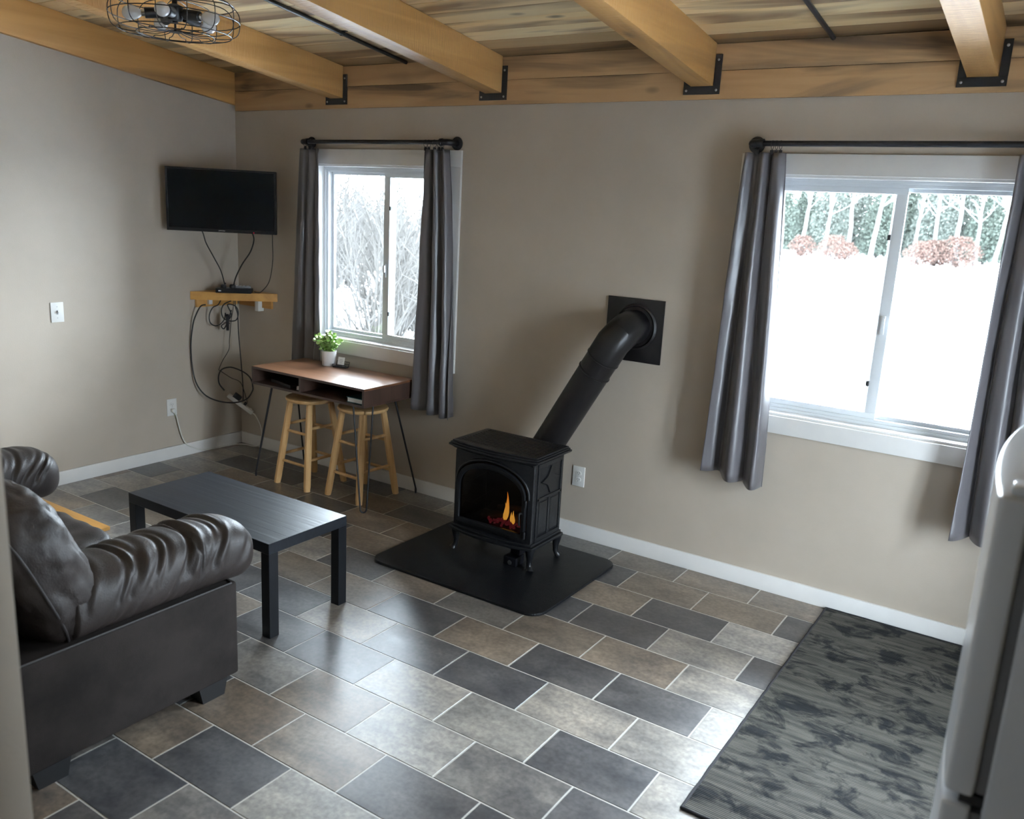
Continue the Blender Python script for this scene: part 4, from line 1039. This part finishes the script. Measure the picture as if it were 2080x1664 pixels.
# ------------------------------------------------------------------ rug
rug = thing('runner_rug', 'grey distressed ribbed runner rug under the wide window', 'rug', (4.94, -.97, 0))
def rug_mat():
    m = bpy.data.materials.new('ribbed_rug'); m.use_nodes = True; nt = m.node_tree; N = nt.nodes; L = nt.links; b = N['Principled BSDF']
    b.inputs['Roughness'].default_value = .85; b.inputs['Specular IOR Level'].default_value = .15
    tc = N.new('ShaderNodeTexCoord')
    def nz(sc, st, det=6, dist=0.):
        mp = N.new('ShaderNodeMapping'); mp.inputs['Scale'].default_value = st; L.new(tc.outputs['Object'], mp.inputs['Vector'])
        n = N.new('ShaderNodeTexNoise'); n.inputs['Scale'].default_value = sc; n.inputs['Detail'].default_value = det; n.inputs['Distortion'].default_value = dist; n.inputs['Roughness'].default_value = .65; L.new(mp.outputs[0], n.inputs['Vector']); return n.outputs['Fac']
    n1 = nz(8.0, (.75, 1.15, 1), 9, .7)
    r1 = N.new('ShaderNodeValToRGB'); E_ = r1.color_ramp.elements; E_[0].position = .41; E_[0].color = (.030,.032,.035,1); E_[1].position = .51; E_[1].color = (.128,.122,.107,1)
    x = r1.color_ramp.elements.new(.465); x.color = (.078,.075,.068,1)
    L.new(n1, r1.inputs['Fac'])
    n2 = nz(26, (.12, 1.6, 1), 4); r2 = N.new('ShaderNodeValToRGB'); r2.color_ramp.elements[0].position = .36; r2.color_ramp.elements[0].color = (.34,.36,.39,1); r2.color_ramp.elements[1].position = .60; r2.color_ramp.elements[1].color = (1,1,1,1)
    L.new(n2, r2.inputs['Fac'])
    mx = N.new('ShaderNodeMix'); mx.data_type = 'RGBA'; mx.blend_type = 'MULTIPLY'; mx.inputs['Factor'].default_value = .8; L.new(r1.outputs[0], mx.inputs['A']); L.new(r2.outputs[0], mx.inputs['B'])
    wv = N.new('ShaderNodeTexWave'); wv.wave_type = 'BANDS'; wv.bands_direction = 'Y'; wv.inputs['Scale'].default_value = 36; wv.inputs['Distortion'].default_value = .25; wv.inputs['Detail Scale'].default_value = .6; L.new(tc.outputs['Object'], wv.inputs['Vector'])
    mr = N.new('ShaderNodeMapRange'); mr.inputs['To Min'].default_value = .50; mr.inputs['To Max'].default_value = 1.15; L.new(wv.outputs['Fac'], mr.inputs['Value'])
    m2 = N.new('ShaderNodeMix'); m2.data_type = 'RGBA'; m2.blend_type = 'MULTIPLY'; m2.inputs['Factor'].default_value = 1; L.new(mx.outputs['Result'], m2.inputs['A']); L.new(mr.outputs[0], m2.inputs['B'])
    L.new(m2.outputs['Result'], b.inputs['Base Color'])
    bp = N.new('ShaderNodeBump'); bp.inputs['Strength'].default_value = .6; bp.inputs['Distance'].default_value = .004; L.new(wv.outputs['Fac'], bp.inputs['Height']); L.new(bp.outputs[0], b.inputs['Normal'])
    return m
RXa, RXb, RYa, RYb = 4.552, 5.345, -1.915, -.022
mb = MB(); mb.box(RXa, RXb, RYa, RYb, .0005, .008); mb.build('pile', rug_mat(), rug)
mb = MB(); rg = random.Random(3)
def edge(p, q_, n):
    return [(p[0]+(q_[0]-p[0])*i/n+rg.uniform(-.0012, .0012), p[1]+(q_[1]-p[1])*i/n+rg.uniform(-.0012, .0012), .0065) for i in range(n)]
ring = edge((RXa, RYa), (RXb, RYa), 24)+edge((RXb, RYa), (RXb, RYb), 50)+edge((RXb, RYb), (RXa, RYb), 24)+edge((RXa, RYb), (RXa, RYa), 50)
mb.tube(ring, .0058, 8, closed=True); mb.build('binding', M('rug_binding', (.016,.015,.018), .8), rug, smooth=60)

# ------------------------------------------------------------------ fridge
fr = thing('refrigerator', 'white two door refrigerator with a bowed door at the right edge', 'refrigerator', (5.7, -2.42, 0))
FX, FYa, FYb, FZ = 5.372, -2.785, -2.075, 1.49
mb = MB(); mb.box(FX+.008, 6.03, FYa+.004, FYb-.004, .03, FZ-.005); mb.build('cabinet', m_fridge, fr, bevel=.012, seg=3)
def fdoor(z0, z1, nm):
    mb = MB(); n = 20; fy = lambda i: FYa+(FYb-FYa)*i/n
    bowx = lambda y: 5.318-.026*(1-((y-(FYa+FYb)/2)/((FYb-FYa)/2))**2)
    pts = [(FX-.008, FYa), ]+[(bowx(fy(i)), fy(i)) for i in range(n+1)]+[(FX-.008, FYb)]
    mb.prism([(x, y, z0) for x, y in pts], [(x, y, z1) for x, y in pts])
    return mb.build(nm, m_fridge, fr, bevel=.010, seg=3)
d1 = fdoor(.955, 1.505, 'freezer_door'); d2 = fdoor(.06, .935, 'fridge_door')
for d_, z0, z1 in ((d1, .965, 1.495), (d2, .07, .925)):
    mb = MB(); mb.box(FX-.009, FX+.009, FYa+.008, FYb-.008, z0, z1); mb.build('gasket', m_gasket, d_)
mb = MB(); mb.box(FX-.03, FX+.03, FYa+.012, FYb-.012, .936, .954); mb.build('hinge_plate', m_fr_dark, fr, bevel=.002)
mb = MB(); mb.box(FX-.040, FX+.09, FYa+.02, FYa+.075, 1.5055, 1.520); mb.build('hinge_cover', m_fridge, fr, bevel=.004)
mb = MB(); mb.lathe([(.008, 0), (.008, .006), (.004, .010), (0, .0105)], (5.345, FYa+.030, 1.5055), 14); mb.build('hinge_pin', m_wplastic, fr, smooth=40)
mb = MB()
for x in (5.45, 5.95):
    for y in (FYa+.06, FYb-.06): mb.lathe([(.02, 0), (.02, .031)], (x, y, 0), 12)
mb.build('levelling_feet', m_fr_dark, fr)

# ------------------------------------------------------------------ outdoors
GZ = -.6
mb = MB()
def gz(x, y): return GZ + .10*noise.noise(Vector((x*.07, y*.07, 0))) * min(1, max(0, (y-2)/12))
NX, NY = 60, 46
vs = []; fs = []
for j in range(NY):
    y = .3 + (j/(NY-1))**1.7*160
    for i in range(NX):
        x = -120+240*i/(NX-1); vs.append((x, y, gz(x, y)))
for j in range(NY-1):
    for i in range(NX-1): fs.append((j*NX+i, j*NX+i+1, (j+1)*NX+i+1, (j+1)*NX+i))
mb.add(vs, fs)
b0 = len(mb.v); mb.add([(-120,-60,GZ),(120,-60,GZ),(120,.3,GZ),(-120,.3,GZ)], [(0,1,2,3)])
struct(mb.build('snow_ground', m_snow, smooth=80), 'bright snow covered field outside the windows')

def tree_mesh(name, h, seed, mat, nb=9, rad=.16, spread=.28, sub=True, low=.35):
    r = random.Random(seed); mb = MB()
    path = [Vector((0, 0, -.15))]; p = Vector((0, 0, 0)); lean = Vector((r.uniform(-.08, .08), r.uniform(-.08, .08), 0)); K = 9
    for k in range(1, K+1):
        p = Vector((lean.x*h*k/K+r.uniform(-.05, .05), lean.y*h*k/K+r.uniform(-.05, .05), h*k/K)); path.append(p)
    mb.tube(path, [rad*(1-.85*i/K) for i in range(K+1)], 7)
    for b in range(nb):
        t_ = r.uniform(low, .95); i = int(t_*K); base = path[i]+(path[min(i+1, K)]-path[i])*(t_*K-i)
        a = r.uniform(0, 2*PI); ln = h*spread*(1.15-t_)*r.uniform(.7, 1.3)
        d = Vector((math.cos(a), math.sin(a), r.uniform(.4, 1.3))).normalized()
        q = [base, base+d*ln*.5+Vector((0, 0, .03*ln)), base+d*ln+Vector((0, 0, .12*ln))]
        mb.tube(q, [rad*.38*(1-.6*t_), rad*.22*(1-.6*t_), rad*.06], 5)
        if sub:
            for e in range(4):
                o = q[0]+(q[2]-q[0])*r.uniform(.3, .9); a2 = r.uniform(0, 2*PI); dd_ = (d+Vector((math.cos(a2), math.sin(a2), .3))*.8).normalized()
                mb.tube([o, o+dd_*ln*.4], [rad*.10, rad*.03], 4)
    me = mb.mesh(name, smooth=60); me.materials.append(mat); return me
def card_cloud(mb, n, fn, size, r):
    for _ in range(n):
        p = Vector(fn(r)); s = size*r.uniform(.6, 1.4)
        u = Vector((r.gauss(0, 1), r.gauss(0, 1), r.gauss(0, 1))).normalized(); v = u.orthogonal().normalized(); w = u.cross(v)
        mb.add([p-v*s-w*s*.5, p+v*s-w*s*.5, p+v*s*.7+w*s*.6, p-v*s*.6+w*s*.5], [(0, 1, 2, 3)])
ro = random.Random(77)
def place(name, me, loc, sc, rz, lab, cat, group, kids=()):
    o = bpy.data.objects.new(name, None); COL.objects.link(o); o.location = loc; o.scale = (sc, sc, sc); o.rotation_euler.z = rz
    tag(o, lab, cat, group)
    for nm, m_ in (me if isinstance(me, list) else [('trunk', me)]):
        c = bpy.data.objects.new(nm, m_); COL.objects.link(c); c.parent = o
    return o
birch = [tree_mesh('trunk', 11, s, m_bark, 12, .20, .26) for s in (1, 2, 3)]
def conifer(seed, h, rad, mat, n):
    r = random.Random(seed); mb = MB()
    def fn(r):
        t_ = r.random()**.7; z = h*(.04+.96*(1-t_)); rr_ = rad*(t_**.42)*math.sqrt(r.random())*1.05; a = r.uniform(0, 2*PI)
        return (rr_*math.cos(a), rr_*math.sin(a), z)
    card_cloud(mb, n*2, fn, .12, r); me = mb.mesh('foliage', recalc=False); me.materials.append(mat)
    t2 = MB(); t2.tube([(0, 0, -.2), (0, 0, h*.5), (0, 0, h*.97)], [.18, .11, .03], 7); m2 = t2.mesh('trunk', smooth=60); m2.materials.append(m_twig)
    return [('foliage', me), ('trunk', m2)]
con = [conifer(1, 8.5, 2.4, m_ever, 2600), conifer(2, 10, 2.6, m_ever2, 2600)]
def bush(seed, h, rad, n):
    r = random.Random(seed); mb = MB()
    def fn(r):
        a = r.uniform(0, 2*PI); t_ = r.random(); rr_ = rad*math.sqrt(r.random())*(.5+.5*math.sin(PI*min(1, t_*1.1))); return (rr_*math.cos(a), rr_*math.sin(a), .15+h*t_)
    card_cloud(mb, n*2, fn, .075, r); me = mb.mesh('leaves', recalc=False); me.materials.append(m_rust)
    t2 = MB()
    for _ in range(7):
        a = r.uniform(0, 2*PI); t2.tube([(0, 0, -.1), (rad*.3*math.cos(a), rad*.3*math.sin(a), h*.4), (rad*.7*math.cos(a), rad*.7*math.sin(a), h*.9)], [.05, .03, .01], 5)
    m2 = t2.mesh('stems'); m2.materials.append(m_twig)
    return [('leaves', me), ('stems', m2)]
bsh = [bush(4, 2.3, 1.7, 900), bush(5, 1.8, 1.3, 700)]
def shrub(seed, h, n):
    r = random.Random(seed); mb = MB()
    for _ in range(n):
        a = r.uniform(0, 2*PI); sp = r.uniform(.1, .75); d = Vector((math.cos(a)*sp, math.sin(a)*sp, 1)).normalized(); L_ = h*r.uniform(.55, 1.1)
        b = Vector((r.uniform(-.3, .3), r.uniform(-.3, .3), -.1)); m_ = b+d*L_*.5+Vector((r.uniform(-.1, .1), r.uniform(-.1, .1), 0)); e = b+d*L_
        mb.tube([b, m_, e], [.026, .018, .007], 4)
        for k in range(5):
            o = b+(e-b)*r.uniform(.35, .95); dd_ = (d+Vector((r.gauss(0, .7), r.gauss(0, .7), r.gauss(.2, .4)))).normalized(); ln = L_*r.uniform(.15, .35)
            mb.tube([o, o+dd_*ln*.5, o+dd_*ln+Vector((r.uniform(-.1, .1), r.uniform(-.1, .1), 0))], [.012, .009, .004], 3)
    me = mb.mesh('branches'); me.materials.append(m_twig); return [('branches', me)]
shr = [shrub(1, 2.6, 34), shrub(2, 3.2, 40), shrub(3, 2.0, 30)]
def along(ang_deg, dist):   # direction measured at the windows, degrees left of straight out
    a = math.radians(ang_deg); return (4.9-math.sin(a)*dist, -4.0+math.cos(a)*dist)
# trees at the far edge of the snow field (seen through the wide window)
for k, (a, d) in enumerate([(16.2, 72), (15.0, 74), (13.6, 73), (10.9, 75), (7.4, 72), (6.3, 74), (5.2, 72), (4.2, 73), (3.6, 75), (2.6, 72), (8.6, 77), (12.2, 78), (1.2, 74), (17.3, 76)]):
    x, y = along(a, d); place('birch_tree', birch[k % 3], (x, y, gz(x, y)-.05), ro.uniform(.8, 1.25), ro.uniform(0, 6), 'pale bare tree at the far edge of the snow field', 'tree', 'bare trees beyond the snow field')
for k in range(42):
    row = k // 7; a = -1.0+2.9*(k % 7)+1.45*(row % 2); d = 80+5.0*row; x, y = along(a, d)
    place('pine_tree', con[k*3 % 2], (x, y, gz(x, y)-.05), ro.uniform(.72, .80), ro.uniform(0, 6), 'hazy green conifer behind the bare trees across the snow field', 'tree', 'conifers beyond the snow field')
for k, (a, d) in enumerate([(13.0, 70), (12.3, 71), (8.1, 70), (7.3, 71), (6.1, 71), (3.0, 71), (2.0, 70), (14.9, 72)]):
    x, y = along(a, d); place('rust_leaf_bush', bsh[k % 2], (x, y, gz(x, y)-.05), ro.uniform(.7, 1.05), ro.uniform(0, 6), 'rust coloured leafy bush at the far edge of the snow field', 'bush', 'rust coloured bushes beyond the snow field')
# bare brush seen through the desk window
for k in range(46):
    a = 35+16*(k*.618 % 1); d = 13+28*((k*.755) % 1); x, y = along(a, d)
    place('bare_shrub', shr[k % 3], (x, y, gz(x, y)-.05), ro.uniform(.7, 1.15)*(.75+.012*d), ro.uniform(0, 6), 'bare twiggy shrub outside the desk window', 'shrub', 'bare brush outside the desk window')
for k in range(9):
    a = 34+19*k/8; d = ro.uniform(48, 58); x, y = along(a, d)
    place('pine_tree', con[1], (x, y, gz(x, y)-.05), ro.uniform(.28, .42), ro.uniform(0, 6), 'low hazy green conifer behind the brush outside the desk window', 'tree', 'low conifers behind the brush')
